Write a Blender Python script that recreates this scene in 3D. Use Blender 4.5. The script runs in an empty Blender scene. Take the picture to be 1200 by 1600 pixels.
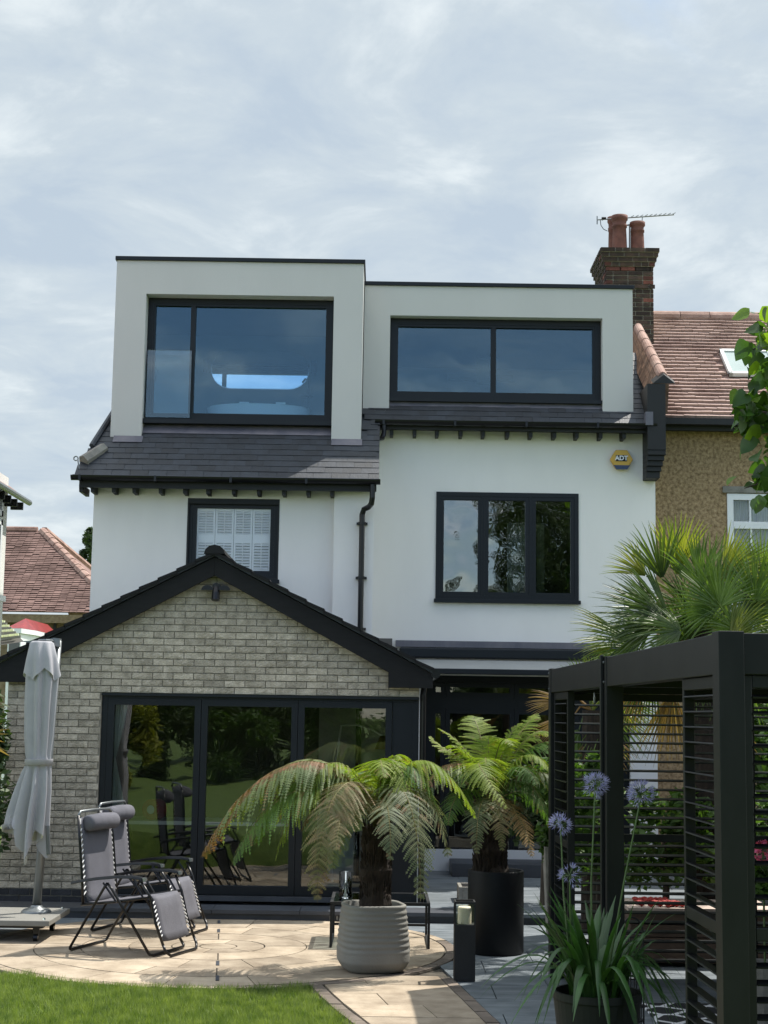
import bpy, math, random
from mathutils import Vector, Matrix
R = math.radians
rnd = random.Random(7)
S = bpy.context.scene
COL = S.collection

# ------------------------------------------------------------------ camera
F = 2400.0; H = 2.08
PITCH = math.atan(320.0 / F); ROLL = 0.015
cam = bpy.data.cameras.new('camera'); camo = bpy.data.objects.new('camera', cam); COL.objects.link(camo)
CR = Matrix.Rotation(R(90) + PITCH, 3, 'X') @ Matrix.Rotation(ROLL, 3, 'Z')
camo.matrix_world = Matrix.Translation((0, 0, H)) @ CR.to_4x4()
cam.sensor_fit = 'VERTICAL'; cam.sensor_height = 36.0; cam.lens = 36.0 * F / 1600.0
cam.clip_start = 0.1; cam.clip_end = 2000
S.camera = camo
S.render.resolution_x = 768; S.render.resolution_y = 1024

# ------------------------------------------------------------------ light
SUN = Vector((1.23, 0.85, 2.62)).normalized()
EL = math.asin(SUN.z); AZ = math.atan2(SUN.x, SUN.y)
sl = bpy.data.lights.new('sun', 'SUN'); sl.energy = 4.5; sl.angle = R(0.6); sl.color = (1.0, 0.95, 0.87)
so = bpy.data.objects.new('sun', sl); COL.objects.link(so); so.location = (8, 6, 20)
so.rotation_euler = SUN.to_track_quat('Z', 'Y').to_euler()
S.view_settings.view_transform = 'Standard'; S.view_settings.look = 'None'
S.view_settings.exposure = 0.6; S.view_settings.gamma = 1.0; S.view_settings.use_curve_mapping = False

W = bpy.data.worlds.new('World'); S.world = W; W.use_nodes = True
nt = W.node_tree; nt.nodes.clear()
def N(t, **k):
    n = nt.nodes.new(t)
    for a, b in k.items(): setattr(n, a, b)
    return n
L = nt.links.new
out = N('ShaderNodeOutputWorld'); bg = N('ShaderNodeBackground'); bg.inputs[1].default_value = 0.15
sky = N('ShaderNodeTexSky', sky_type='NISHITA'); sky.sun_disc = False
sky.sun_elevation = EL; sky.sun_rotation = AZ; sky.air_density = 1.0; sky.dust_density = 0.6; sky.ozone_density = 1.2
tc = N('ShaderNodeTexCoord'); sep = N('ShaderNodeSeparateXYZ'); L(tc.outputs['Generated'], sep.inputs[0])
# cloud layer: project the direction on a flat ceiling
zz = N('ShaderNodeMath', operation='MAXIMUM'); L(sep.outputs[2], zz.inputs[0]); zz.inputs[1].default_value = 0.0
za = N('ShaderNodeMath', operation='ADD'); L(zz.outputs[0], za.inputs[0]); za.inputs[1].default_value = 0.16
dx = N('ShaderNodeMath', operation='DIVIDE'); L(sep.outputs[0], dx.inputs[0]); L(za.outputs[0], dx.inputs[1])
dy = N('ShaderNodeMath', operation='DIVIDE'); L(sep.outputs[1], dy.inputs[0]); L(za.outputs[0], dy.inputs[1])
cb = N('ShaderNodeCombineXYZ'); L(dx.outputs[0], cb.inputs[0]); L(dy.outputs[0], cb.inputs[1]); cb.inputs[2].default_value = 3.7
n1 = N('ShaderNodeTexNoise'); n1.inputs['Scale'].default_value = 1.5; n1.inputs['Detail'].default_value = 8; n1.inputs['Roughness'].default_value = .55; n1.inputs['Distortion'].default_value = .5
n2 = N('ShaderNodeTexNoise'); n2.inputs['Scale'].default_value = 3.9; n2.inputs['Detail'].default_value = 9; n2.inputs['Roughness'].default_value = .60; n2.inputs['Distortion'].default_value = .35
L(cb.outputs[0], n1.inputs['Vector']); L(cb.outputs[0], n2.inputs['Vector'])
# cover thins out to the north (behind the camera), as the blue in the glass shows
mr = N('ShaderNodeMapRange'); L(sep.outputs[1], mr.inputs[0]); mr.inputs[1].default_value = -0.75; mr.inputs[2].default_value = 0.45
mr.inputs[3].default_value = -0.04; mr.inputs[4].default_value = 0.42
cv = N('ShaderNodeMath', operation='ADD'); L(n1.outputs[0], cv.inputs[0]); L(mr.outputs[0], cv.inputs[1])
cm = N('ShaderNodeMapRange'); L(cv.outputs[0], cm.inputs[0]); cm.inputs[1].default_value = 0.42; cm.inputs[2].default_value = 0.80
cm.inputs[3].default_value = 0.0; cm.inputs[4].default_value = 0.96; cm.interpolation_type = 'SMOOTHSTEP'
cr = N('ShaderNodeValToRGB'); L(n2.outputs[0], cr.inputs[0])
e = cr.color_ramp.elements
e[0].position = .36; e[0].color = (.51, .60, .69, 1); e[1].position = .68; e[1].color = (.78, .845, .87, 1)
m3 = e = cr.color_ramp.elements.new(.52); m3.color = (.60, .68, .735, 1)
# unseen front-lit clouds to the north, brightened to add light on the white facade
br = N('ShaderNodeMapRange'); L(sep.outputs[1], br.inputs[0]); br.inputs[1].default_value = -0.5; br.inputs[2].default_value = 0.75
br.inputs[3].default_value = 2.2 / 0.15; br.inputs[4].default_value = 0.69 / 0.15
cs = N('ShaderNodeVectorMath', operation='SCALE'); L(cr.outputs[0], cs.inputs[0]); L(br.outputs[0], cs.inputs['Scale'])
sk = N('ShaderNodeVectorMath', operation='MULTIPLY'); L(sky.outputs[0], sk.inputs[0]); sk.inputs[1].default_value = (1.0, 1.0, 1.0)
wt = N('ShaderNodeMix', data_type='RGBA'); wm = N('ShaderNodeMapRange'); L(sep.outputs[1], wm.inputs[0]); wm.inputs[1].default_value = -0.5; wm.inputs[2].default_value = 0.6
L(wm.outputs[0], wt.inputs[0]); wt.inputs[6].default_value = (1.12, 1.0, .90, 1); wt.inputs[7].default_value = (1, 1, 1, 1)   # warm tint added to the unseen north clouds to warm the facade
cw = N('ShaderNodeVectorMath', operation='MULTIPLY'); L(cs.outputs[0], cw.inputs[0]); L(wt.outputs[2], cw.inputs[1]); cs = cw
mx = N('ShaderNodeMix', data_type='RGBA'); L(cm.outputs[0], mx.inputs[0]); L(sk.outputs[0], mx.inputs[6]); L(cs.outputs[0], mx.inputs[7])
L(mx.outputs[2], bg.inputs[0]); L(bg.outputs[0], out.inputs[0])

# ------------------------------------------------------------------ pixel -> place helpers
def ray(px, py):
    d = CR @ Vector(((px - 600) / F, (800 - py) / F, -1))
    return d / d.y
def at(px, py, Y):
    d = ray(px, py); return Vector((d.x * Y, Y, H + d.z * Y))
def gnd(px, py, z=0.0):
    d = ray(px, py); t = (z - H) / d.z
    return Vector((d.x * t, t, z))

# ------------------------------------------------------------------ materials
MC = {}
def mat(name, col, rough=.7, var=.12, scale=3.0, bump=0.0, bscale=60.0, metal=0.0, rand=0.0, trans=0.0, col2=None, spec=.5, stretch=None, thr=None):
    if name in MC: return MC[name]
    m = bpy.data.materials.new(name); m.use_nodes = True; t = m.node_tree; t.nodes.clear()
    def nn(k, **kw):
        n = t.nodes.new(k)
        for a, b in kw.items(): setattr(n, a, b)
        return n
    l = t.links.new
    o = nn('ShaderNodeOutputMaterial'); b = nn('ShaderNodeBsdfPrincipled')
    b.inputs['Roughness'].default_value = rough; b.inputs['Metallic'].default_value = metal
    b.inputs['Specular IOR Level'].default_value = spec
    g = nn('ShaderNodeNewGeometry'); vec = g.outputs['Position']
    if stretch:
        mp = nn('ShaderNodeVectorMath', operation='MULTIPLY'); l(vec, mp.inputs[0]); mp.inputs[1].default_value = stretch; vec = mp.outputs[0]
    no = nn('ShaderNodeTexNoise'); no.inputs['Scale'].default_value = scale; no.inputs['Detail'].default_value = 6; no.inputs['Roughness'].default_value = .6
    l(vec, no.inputs['Vector'])
    c2 = col2 if col2 else tuple(min(1, c * (1 + var)) for c in col)
    c1 = col if col2 else tuple(c * (1 - var) for c in col)
    r = nn('ShaderNodeValToRGB'); l(no.outputs[0], r.inputs[0])
    lo, hi = thr if thr else (.34, .66)
    r.color_ramp.elements[0].position = lo; r.color_ramp.elements[0].color = (*c1, 1)
    r.color_ramp.elements[1].position = hi; r.color_ramp.elements[1].color = (*c2, 1)
    cout = r.outputs[0]
    if rand:
        oi = nn('ShaderNodeObjectInfo'); mr = nn('ShaderNodeMapRange'); l(oi.outputs['Random'], mr.inputs[0])
        mr.inputs[3].default_value = 1 - rand; mr.inputs[4].default_value = 1 + rand
        sc = nn('ShaderNodeVectorMath', operation='SCALE'); l(cout, sc.inputs[0]); l(mr.outputs[0], sc.inputs['Scale']); cout = sc.outputs[0]
    l(cout, b.inputs['Base Color'])
    if bump:
        nb = nn('ShaderNodeTexNoise'); nb.inputs['Scale'].default_value = bscale; nb.inputs['Detail'].default_value = 4; l(vec, nb.inputs['Vector'])
        bp = nn('ShaderNodeBump'); bp.inputs['Strength'].default_value = min(1, bump); bp.inputs['Distance'].default_value = .01
        l(nb.outputs[0], bp.inputs['Height']); l(bp.outputs[0], b.inputs['Normal'])
    if trans:
        tr = nn('ShaderNodeBsdfTranslucent'); ms = nn('ShaderNodeMixShader'); ms.inputs[0].default_value = trans
        tv = nn('ShaderNodeVectorMath', operation='MULTIPLY'); l(cout, tv.inputs[0]); tv.inputs[1].default_value = (1.7, 1.8, .7); l(tv.outputs[0], tr.inputs[0])
        l(b.outputs[0], ms.inputs[1]); l(tr.outputs[0], ms.inputs[2]); l(ms.outputs[0], o.inputs[0])
    else: l(b.outputs[0], o.inputs[0])
    MC[name] = m; return m
def glass_mat(name, tint, refl=1.0, wav=0.0, base=0.0, col=(1, 1, 1)):
    m = bpy.data.materials.new(name); m.use_nodes = True; t = m.node_tree; t.nodes.clear(); l = t.links.new
    o = t.nodes.new('ShaderNodeOutputMaterial'); tr = t.nodes.new('ShaderNodeBsdfTransparent'); tr.inputs[0].default_value = (*tint, 1)
    gl = t.nodes.new('ShaderNodeBsdfGlossy'); gl.inputs['Roughness'].default_value = 0.0; gl.inputs[0].default_value = (*col, 1)
    lw = t.nodes.new('ShaderNodeFresnel'); lw.inputs[0].default_value = 1.5
    mu = t.nodes.new('ShaderNodeMath'); mu.operation = 'MULTIPLY_ADD'; mu.use_clamp = True; l(lw.outputs[0], mu.inputs[0]); mu.inputs[1].default_value = refl; mu.inputs[2].default_value = base
    ms = t.nodes.new('ShaderNodeMixShader'); l(mu.outputs[0], ms.inputs[0]); l(tr.outputs[0], ms.inputs[1]); l(gl.outputs[0], ms.inputs[2]); l(ms.outputs[0], o.inputs[0])
    if wav:
        g = t.nodes.new('ShaderNodeNewGeometry'); nb = t.nodes.new('ShaderNodeTexNoise'); nb.inputs['Scale'].default_value = 2.2; nb.inputs['Detail'].default_value = 1
        l(g.outputs['Position'], nb.inputs['Vector']); bp = t.nodes.new('ShaderNodeBump'); bp.inputs['Strength'].default_value = wav; bp.inputs['Distance'].default_value = .02
        l(nb.outputs[0], bp.inputs['Height']); l(bp.outputs[0], gl.inputs['Normal'])
    MC[name] = m; return m

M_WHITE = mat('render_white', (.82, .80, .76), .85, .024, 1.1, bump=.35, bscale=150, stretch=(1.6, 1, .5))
M_WHITE_SHADED = mat('render_white_dormer_shaded', (.535, .535, .52), .85, .022, 1.1, bump=.3, bscale=150, stretch=(1.6, 1, .5))  # same white render, darkened: the dormers' dimmer light is put into the colour
M_ANTH = mat('anthracite', (.008, .0105, .014), .42, .1, 2, spec=.32)
M_BLACK = mat('black_gloss', (.005, .005, .006), .3, .1, 3, spec=.4)
M_BLACKM = mat('black_matt', (.006, .007, .008), .6, .15, 6, bump=.1, bscale=80)
M_BARGE = mat('black_painted_board', (.0065, .0065, .007), .65, .25, 5, bump=.25, bscale=60, stretch=(1, 1, 4), spec=.3)
M_BRICK = mat('grey_brick', (.30, .265, .205), .9, .3, 12, bump=1, bscale=70, rand=.20, col2=(.50, .445, .355))
M_MORTAR = mat('mortar', (.23, .21, .17), .95, .15, 20, bump=.5, bscale=120)
M_BBRICK = mat('blue_black_brick', (.02, .021, .026), .6, .3, 9, bump=.6, bscale=70, rand=.3)
M_SLATE = mat('slate', (.019, .024, .032), .55, .25, 7, bump=.3, bscale=45, rand=.3, spec=.6)
M_LEAD = mat('lead', (.10, .10, .125), .45, .3, 5, bump=.3, bscale=12, col2=(.16, .15, .17), stretch=(1, 1, .3))
M_TILE = mat('clay_tile', (.16, .085, .065), .9, .3, 2.6, bump=.8, bscale=40, col2=(.36, .235, .19), rand=.15)
M_TILEPALE = mat('clay_tile_pale', (.27, .175, .15), .9, .3, 1.6, bump=.9, bscale=30, col2=(.42, .30, .26), thr=(.38, .55))
M_TERRA = mat('terracotta', (.24, .135, .105), .85, .3, 5, bump=.5, bscale=40, col2=(.40, .27, .22))
M_TERRAORG = mat('terracotta_brown', (.12, .068, .045), .85, .3, 8, bump=.4, bscale=40, col2=(.25, .15, .10), rand=.4)
M_POT = mat('chimney_clay', (.095, .035, .025), .8, .3, 8, bump=.4, bscale=50, col2=(.17, .065, .045))
M_CBRICK = mat('stock_brick', (.030, .022, .016), .9, .3, 9, bump=.8, bscale=60, rand=.5, col2=(.075, .045, .030))
M_CBRICKR = mat('stock_brick_red', (.13, .045, .03), .9, .3, 9, bump=.8, bscale=60, rand=.35)
M_CMORTAR = mat('lime_mortar', (.34, .31, .24), .95, .2, 20)
M_PEB = mat('pebbledash', (.17, .11, .055), .95, .3, 22, bump=1.0, bscale=45, col2=(.47, .335, .19))
M_PEB2 = mat('pebbledash_far', (.15, .11, .06), .95, .3, 8, bump=.6, bscale=40, col2=(.24, .19, .11))
M_UPVC = mat('white_upvc', (.78, .79, .80), .35, .02)
M_SHUT = mat('white_shutter', (.88, .88, .88), .45, .02)
M_NEIGH = mat('white_painted_wall', (.74, .74, .72), .85, .05, 2, bump=.5, bscale=60)
M_BEIGE = mat('beige_slab', (.235, .185, .13), .9, .2, 3.4, bump=.6, bscale=35, rand=.18, col2=(.40, .33, .245))
M_EDGE = mat('edging_setts', (.155, .125, .10), .9, .2, 4, bump=.6, bscale=35, rand=.25)
M_GREY = mat('grey_slab', (.10, .12, .135), .55, .2, 3, bump=.3, bscale=30, rand=.12, col2=(.19, .215, .235), stretch=(1, 2.5, 1))
M_GREYD = mat('dark_slab', (.05, .055, .065), .5, .2, 3, rand=.1)
M_JOINT = mat('sand_joint', (.075, .065, .05), .95, .2, 10)
M_SOIL = mat('soil', (.03, .022, .015), .95, .3, 15, bump=1, bscale=30)
M_TURF = mat('turf', (.07, .115, .018), .95, .3, 4, bump=.8, bscale=60, col2=(.11, .165, .03))
M_GRASS = mat('grass_blade', (.085, .14, .025), .6, .3, 7, trans=.35, col2=(.215, .275, .075), rand=0, thr=(.38, .60))
M_CUSH = mat('grey_textilene', (.115, .115, .135), .85, .08, 6, bump=.5, bscale=300)
M_CUSHD = mat('grey_pillow', (.10, .10, .118), .9, .12, 8, bump=.4, bscale=160)
M_LACE = mat('white_lace', (.7, .7, .7), .6, .05)
M_TUBE = mat('black_tube', (.005, .005, .006), .3, .1, 3, spec=.4)
M_CANV = mat('parasol_canvas', (.37, .37, .395), .85, .05, 5, bump=.15, bscale=200, trans=.12)
M_ALU = mat('grey_aluminium', (.20, .215, .22), .35, .05, 3, metal=.6)
M_CONC = mat('planter_grey', (.20, .195, .175), .75, .06, 5, bump=.3, bscale=90)
M_CONC2 = mat('stone_planter', (.22, .21, .185), .9, .2, 9, bump=.6, bscale=60)
M_WOODDK = mat('brown_timber', (.10, .065, .045), .75, .3, 4, bump=.4, bscale=40, rand=.2, stretch=(1, 1, 6))
M_FENCE = mat('fence_timber', (.055, .04, .03), .85, .3, 5, bump=.4, bscale=40, rand=.25, stretch=(1, 1, .3))
M_TRUNK = mat('fern_trunk', (.012, .008, .006), .95, .4, 30, bump=1, bscale=90, stretch=(1, 1, .3), col2=(.035, .023, .015))
M_BARK = mat('bark', (.06, .048, .035), .95, .3, 12, bump=1, bscale=40, stretch=(1, 1, .3))
M_FG = mat('fern_green', (.05, .11, .018), .6, .3, 5, trans=.42, col2=(.10, .19, .03))
M_FY = mat('fern_lime', (.12, .19, .02), .6, .3, 7, trans=.5, col2=(.26, .32, .05))
M_FB = mat('fern_bronze', (.14, .15, .06), .65, .3, 12, trans=.4, col2=(.24, .18, .10), thr=(.42, .62))
M_FR = mat('fern_rust', (.13, .095, .035), .65, .3, 14, trans=.3, col2=(.24, .125, .06), thr=(.42, .58))
M_FGL = mat('fern_sage', (.10, .15, .05), .6, .3, 6, trans=.35, col2=(.20, .24, .10))
M_FGR = mat('fern_grey', (.10, .14, .07), .6, .3, 9, trans=.38, col2=(.20, .21, .12))
M_STIP = mat('fern_stipe', (.14, .12, .03), .6, .2)
M_PALM = mat('palm_green', (.035, .07, .015), .38, .3, 4, trans=.42, col2=(.13, .195, .035), rand=.4)
M_PALMY = mat('palm_yellow', (.10, .15, .018), .45, .3, 5, trans=.42, col2=(.24, .25, .04))
M_PALMD = mat('palm_dead', (.17, .10, .04), .7, .3, 5, trans=.4, col2=(.30, .20, .08))
M_TLEAF = mat('broad_leaf', (.03, .075, .012), .4, .3, 3, trans=.40, rand=.35, col2=(.055, .115, .02))
M_AGL = mat('strap_leaf', (.045, .11, .03), .38, .25, 4, trans=.25, rand=.3)
M_AGF = mat('lilac_petal', (.33, .32, .72), .6, .15, 9, trans=.4)
M_STEM = mat('flower_stem', (.07, .12, .035), .5, .15)
M_SHRUB = mat('shrub_leaf', (.03, .07, .012), .6, .4, 6, trans=.35, col2=(.08, .15, .025))
M_SHRUBY = mat('shrub_leaf_gold', (.16, .18, .02), .6, .4, 6, trans=.35, col2=(.3, .3, .04))
M_TREE = mat('far_leaf', (.022, .042, .014), .6, .4, 2, trans=.3, col2=(.055, .09, .028))
M_YEL = mat('alarm_yellow', (.62, .37, .05), .4, .05)
M_BLUE = mat('alarm_blue', (.03, .05, .12), .4, .05)
M_TXT = mat('white_letter', (.85, .85, .85), .5, .02)
M_INT = mat('interior_wall', (.13, .14, .15), .9, .03)
M_INTD = mat('interior_dark', (.10, .095, .085), .9, .1)
M_FLOOR = mat('interior_floor', (.16, .12, .09), .6, .2, 4)
M_CER = mat('white_ceramic', (.85, .86, .87), .25, .02)
M_INTW = mat('tub_white', (.92, .93, .94), .3, .01)
M_CHROME = mat('chrome', (.7, .7, .7), .12, .02, metal=1)
M_RED = mat('red_fabric', (.32, .03, .025), .7, .1)
M_REDROOF = mat('red_glazed', (.22, .02, .02), .35, .3, 8, bump=.4, bscale=20)
M_PINK = mat('pink_petal', (.65, .12, .28), .6, .2, 9, trans=.3)
M_CURT = mat('blue_curtain', (.70, .78, .80), .8, .15, 9, trans=.15, stretch=(8, 8, .3))
M_CURTW = mat('net_curtain', (.7, .7, .72), .8, .3, 14, trans=.3, stretch=(6, 6, .1))
M_CANDLE = mat('candle_wax', (.82, .74, .55), .5, .04)
M_MIRR = mat('mirror', (.9, .9, .9), .0, .0, metal=1)
M_AWN = mat('awning_fabric', (.30, .31, .30), .8, .05)
G_BLUE = glass_mat('glass_dormer', (.78, .88, .94), 1.9, 0.08, col=(.72, .92, 1.0))
G_WIN = glass_mat('glass_window', (.68, .72, .72), 3.0, 0.5, .02)
G_DOOR = glass_mat('glass_door', (.86, .89, .87), 1.7, 0.12)
G_CLEAR = glass_mat('glass_clear', (.95, .97, .96), 1.0)
G_BAL = glass_mat('glass_balustrade', (.80, .90, .92), 1.6)

# ------------------------------------------------------------------ mesh builder
ORG = {}
class MB:
    def __init__(s): s.v = []; s.f = []; s.m = []
    def add(s, vs, fs, mi=0):
        o = len(s.v); s.v.extend([tuple(v) for v in vs]); s.f.extend([tuple(i + o for i in f) for f in fs]); s.m.extend([mi] * len(fs)); return s
    def box(s, x0, x1, y0, y1, z0, z1, mi=0):
        return s.add([(x0, y0, z0), (x1, y0, z0), (x1, y1, z0), (x0, y1, z0), (x0, y0, z1), (x1, y0, z1), (x1, y1, z1), (x0, y1, z1)],
                     [(0, 3, 2, 1), (4, 5, 6, 7), (0, 1, 5, 4), (1, 2, 6, 5), (2, 3, 7, 6), (3, 0, 4, 7)], mi)
    def obox(s, c, a, b, d, mi=0):
        c, a, b, d = Vector(c), Vector(a), Vector(b), Vector(d)
        return s.add([c - a - b - d, c + a - b - d, c + a + b - d, c - a + b - d, c - a - b + d, c + a - b + d, c + a + b + d, c - a + b + d],
                     [(0, 3, 2, 1), (4, 5, 6, 7), (0, 1, 5, 4), (1, 2, 6, 5), (2, 3, 7, 6), (3, 0, 4, 7)], mi)
    def bar(s, p, q, w, h, up=(0, 0, 1), mi=0):
        p, q = Vector(p), Vector(q); d = q - p; t = d.normalized(); sd = t.cross(Vector(up)).normalized(); u = sd.cross(t)
        return s.obox((p + q) / 2, d / 2, sd * w / 2, u * h / 2, mi)
    def tube(s, pts, r, n=8, caps=True, mi=0):
        pts = [Vector(p) for p in pts]; k = len(pts); rs = r if isinstance(r, (list, tuple)) else [r] * k
        vs = []; fs = []; prev = None
        for i, p in enumerate(pts):
            t = (pts[min(i + 1, k - 1)] - pts[max(i - 1, 0)]).normalized()
            a = prev - t * prev.dot(t) if prev else (Vector((0, 0, 1)) if abs(t.z) < .9 else Vector((1, 0, 0))).cross(t)
            a.normalize(); prev = a; b = t.cross(a)
            for j in range(n):
                an = 2 * math.pi * j / n; vs.append(p + (a * math.cos(an) + b * math.sin(an)) * rs[i])
        for i in range(k - 1):
            for j in range(n):
                fs.append((i * n + j, i * n + (j + 1) % n, (i + 1) * n + (j + 1) % n, (i + 1) * n + j))
        if caps: fs.append(tuple(range(n - 1, -1, -1))); fs.append(tuple(range((k - 1) * n, k * n)))
        return s.add(vs, fs, mi)
    def lathe(s, prof, c, n=24, mi=0, sq=0.0, rot=0.0):
        vs = []; fs = []; k = len(prof)
        for r, z in prof:
            for j in range(n):
                a = 2 * math.pi * j / n + rot; q = 1.0
                if sq:
                    q = 1 / ((abs(math.cos(a - rot)) ** sq + abs(math.sin(a - rot)) ** sq) ** (1 / sq))
                vs.append((c[0] + r * q * math.cos(a), c[1] + r * q * math.sin(a), c[2] + z))
        for i in range(k - 1):
            for j in range(n): fs.append((i * n + j, i * n + (j + 1) % n, (i + 1) * n + (j + 1) % n, (i + 1) * n + j))
        return s.add(vs, fs, mi)
    def prism(s, poly, y0, y1, mi=0):
        n = len(poly); vs = [(p[0], y0, p[1]) for p in poly] + [(p[0], y1, p[1]) for p in poly]
        fs = [tuple(range(n)), tuple(range(2 * n - 1, n - 1, -1))] + [(i, i + n, (i + 1) % n + n, (i + 1) % n) for i in range(n)]
        return s.add(vs, fs, mi)
    def slab(s, poly, z0, z1, mi=0):
        n = len(poly); vs = [(p[0], p[1], z0) for p in poly] + [(p[0], p[1], z1) for p in poly]
        fs = [tuple(range(n - 1, -1, -1)), tuple(range(n, 2 * n))] + [(i, (i + 1) % n, (i + 1) % n + n, i + n) for i in range(n)]
        return s.add(vs, fs, mi)
    def mesh(s, name, mats, org=(0, 0, 0), smooth=False):
        me = bpy.data.meshes.new(name); ox, oy, oz = org
        me.from_pydata([(v[0] - ox, v[1] - oy, v[2] - oz) for v in s.v], [], s.f)
        if not isinstance(mats, (list, tuple)): mats = [mats]
        for m in mats: me.materials.append(m)
        if len(mats) > 1: me.polygons.foreach_set('material_index', s.m)
        if smooth: me.polygons.foreach_set('use_smooth', [True] * len(me.polygons))
        me.update(); return me
    def build(s, name, mats, parent=None, smooth=False, bevel=0, org=None):
        if org is None: org = ORG.get(parent.name, (0, 0, 0)) if parent else (0, 0, 0)
        o = bpy.data.objects.new(name, s.mesh(name, mats, org, smooth)); COL.objects.link(o)
        if parent: o.parent = parent; ORG[o.name] = org
        else: o.location = org; ORG[o.name] = org
        if bevel:
            b = o.modifiers.new('bevel', 'BEVEL'); b.width = bevel; b.segments = 2; b.limit_method = 'ANGLE'
        return o
def tag(o, label, cat, group=None):
    o['label'] = label; o['category'] = cat
    if group: o['group'] = group
    return o
def thing(name, label, cat, loc=(0, 0, 0), rot=0.0, group=None, local=False):
    o = bpy.data.objects.new(name, None); COL.objects.link(o); o.empty_display_size = .1
    o.location = loc; o.rotation_euler = (0, 0, rot); ORG[o.name] = (0, 0, 0) if (local or rot) else tuple(loc)
    return tag(o, label, cat, group)
def struct(o, kind='structure'): o['kind'] = kind; return o
def inst(me, name, parent, loc, rot=(0, 0, 0), sc=(1, 1, 1)):
    o = bpy.data.objects.new(name, me); COL.objects.link(o); o.parent = parent
    g = ORG.get(parent.name, (0, 0, 0)); o.location = (loc[0] - g[0], loc[1] - g[1], loc[2] - g[2]); o.rotation_euler = rot; o.scale = sc
    return o
def copy_tree(src, loc, rot, label):
    def rec(o, par):
        c = o.copy(); COL.objects.link(c)
        if par: c.parent = par
        for ch in list(o.children): rec(ch, c)
        return c
    c = rec(src, None); c.location = loc; c.rotation_euler = (0, 0, rot); c['label'] = label
    return c
def wall(mb, x0, x1, z0, z1, y0, y1, holes=(), mi=0):
    xs = sorted({x0, x1, *[v for h in holes for v in h[:2] if x0 < v < x1]}); zs = sorted({z0, z1, *[v for h in holes for v in h[2:] if z0 < v < z1]})
    def solid(i, j):
        if i < 0 or j < 0 or i >= len(xs) - 1 or j >= len(zs) - 1: return False
        cx, cz = (xs[i] + xs[i + 1]) / 2, (zs[j] + zs[j + 1]) / 2
        return not any(h[0] < cx < h[1] and h[2] < cz < h[3] for h in holes)
    for i in range(len(xs) - 1):
        for j in range(len(zs) - 1):
            if not solid(i, j): continue
            a, b, c, d = xs[i], xs[i + 1], zs[j], zs[j + 1]
            mb.add([(a, y0, c), (b, y0, c), (b, y0, d), (a, y0, d)], [(0, 1, 2, 3)], mi)
            mb.add([(a, y1, c), (b, y1, c), (b, y1, d), (a, y1, d)], [(3, 2, 1, 0)], mi)
            if not solid(i - 1, j): mb.add([(a, y0, c), (a, y1, c), (a, y1, d), (a, y0, d)], [(3, 2, 1, 0)], mi)
            if not solid(i + 1, j): mb.add([(b, y0, c), (b, y1, c), (b, y1, d), (b, y0, d)], [(0, 1, 2, 3)], mi)
            if not solid(i, j - 1): mb.add([(a, y0, c), (b, y0, c), (b, y1, c), (a, y1, c)], [(3, 2, 1, 0)], mi)
            if not solid(i, j + 1): mb.add([(a, y0, d), (b, y0, d), (b, y1, d), (a, y1, d)], [(0, 1, 2, 3)], mi)
def rectframe(mb, x0, x1, z0, z1, y0, y1, w, wb=None, wt=None):
    wb = w if wb is None else wb; wt = w if wt is None else wt
    wall(mb, x0, x1, z0, z1, y0, y1, [(x0 + w, x1 - w, z0 + wb, z1 - wt)])
def room(name, parent, x0, x1, y0, y1, z0, z1, mw, mf, mc=None):
    b = MB(); t = .05
    b.box(x0 - t, x1 + t, y1, y1 + t, z0 - t, z1 + t, 0); b.box(x0 - t, x0, y0, y1, z0 - t, z1 + t, 0); b.box(x1, x1 + t, y0, y1, z0 - t, z1 + t, 0)
    b.box(x0, x1, y0, y1, z0 - t, z0, 1); b.box(x0, x1, y0, y1, z1, z1 + t, 0)
    return b.build(name, [mw, mf], parent)
def X(px, Y, py=900): return at(px, py, Y).x
def Z(py, Y, px=600): return at(px, py, Y).z

def leaf_cloud(c, rad, n, size, seed, drop=0.0, fill=.45, clumps=14, zmin=None):
    r = random.Random(seed); b = MB(); cl = []
    for i in range(clumps):
        d = Vector((r.gauss(0, 1), r.gauss(0, 1), r.gauss(0, 1))).normalized() * r.uniform(fill, .95)
        cl.append((Vector((d.x * rad[0], d.y * rad[1], d.z * rad[2])), r.uniform(.25, .48)))
    vs = []; fs = []
    for i in range(n):
        q, s = r.choice(cl)
        d = Vector((r.gauss(0, 1), r.gauss(0, 1), r.gauss(0, 1))).normalized() * (r.random() ** .4) * s
        p = Vector(c) + q + Vector((d.x * rad[0], d.y * rad[1], d.z * rad[2]))
        if zmin is not None and p.z < zmin: continue
        a = Vector((r.uniform(-1, 1), r.uniform(-1, 1), r.uniform(-.6, .6))).normalized(); bb = a.cross(Vector((r.uniform(-1, 1), r.uniform(-1, 1), r.uniform(-1, 1)))).normalized()
        z = size * r.uniform(.6, 1.4); k = len(vs)
        vs += [p - a * z, p + bb * z * .45, p + a * z, p - bb * z * .45]; fs.append((k, k + 1, k + 2, k + 3))
    return b.add(vs, fs)
def shrub(name, label, cat, c, rad, n, size, seed, m, group=None, trunk=.04):
    c = Vector(c); t = thing(name, label, cat, (c.x, c.y, 0), group=group)
    leaf_cloud(c, rad, n, size, seed, zmin=.02).build('foliage', m, t)
    MB().tube([(c.x, c.y, 0), (c.x + .02, c.y, c.z * .6), (c.x, c.y, c.z)], [trunk, trunk * .8, trunk * .4], 7).build('stem' if trunk < .1 else 'trunk', M_BARK, t)
    return t

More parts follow.
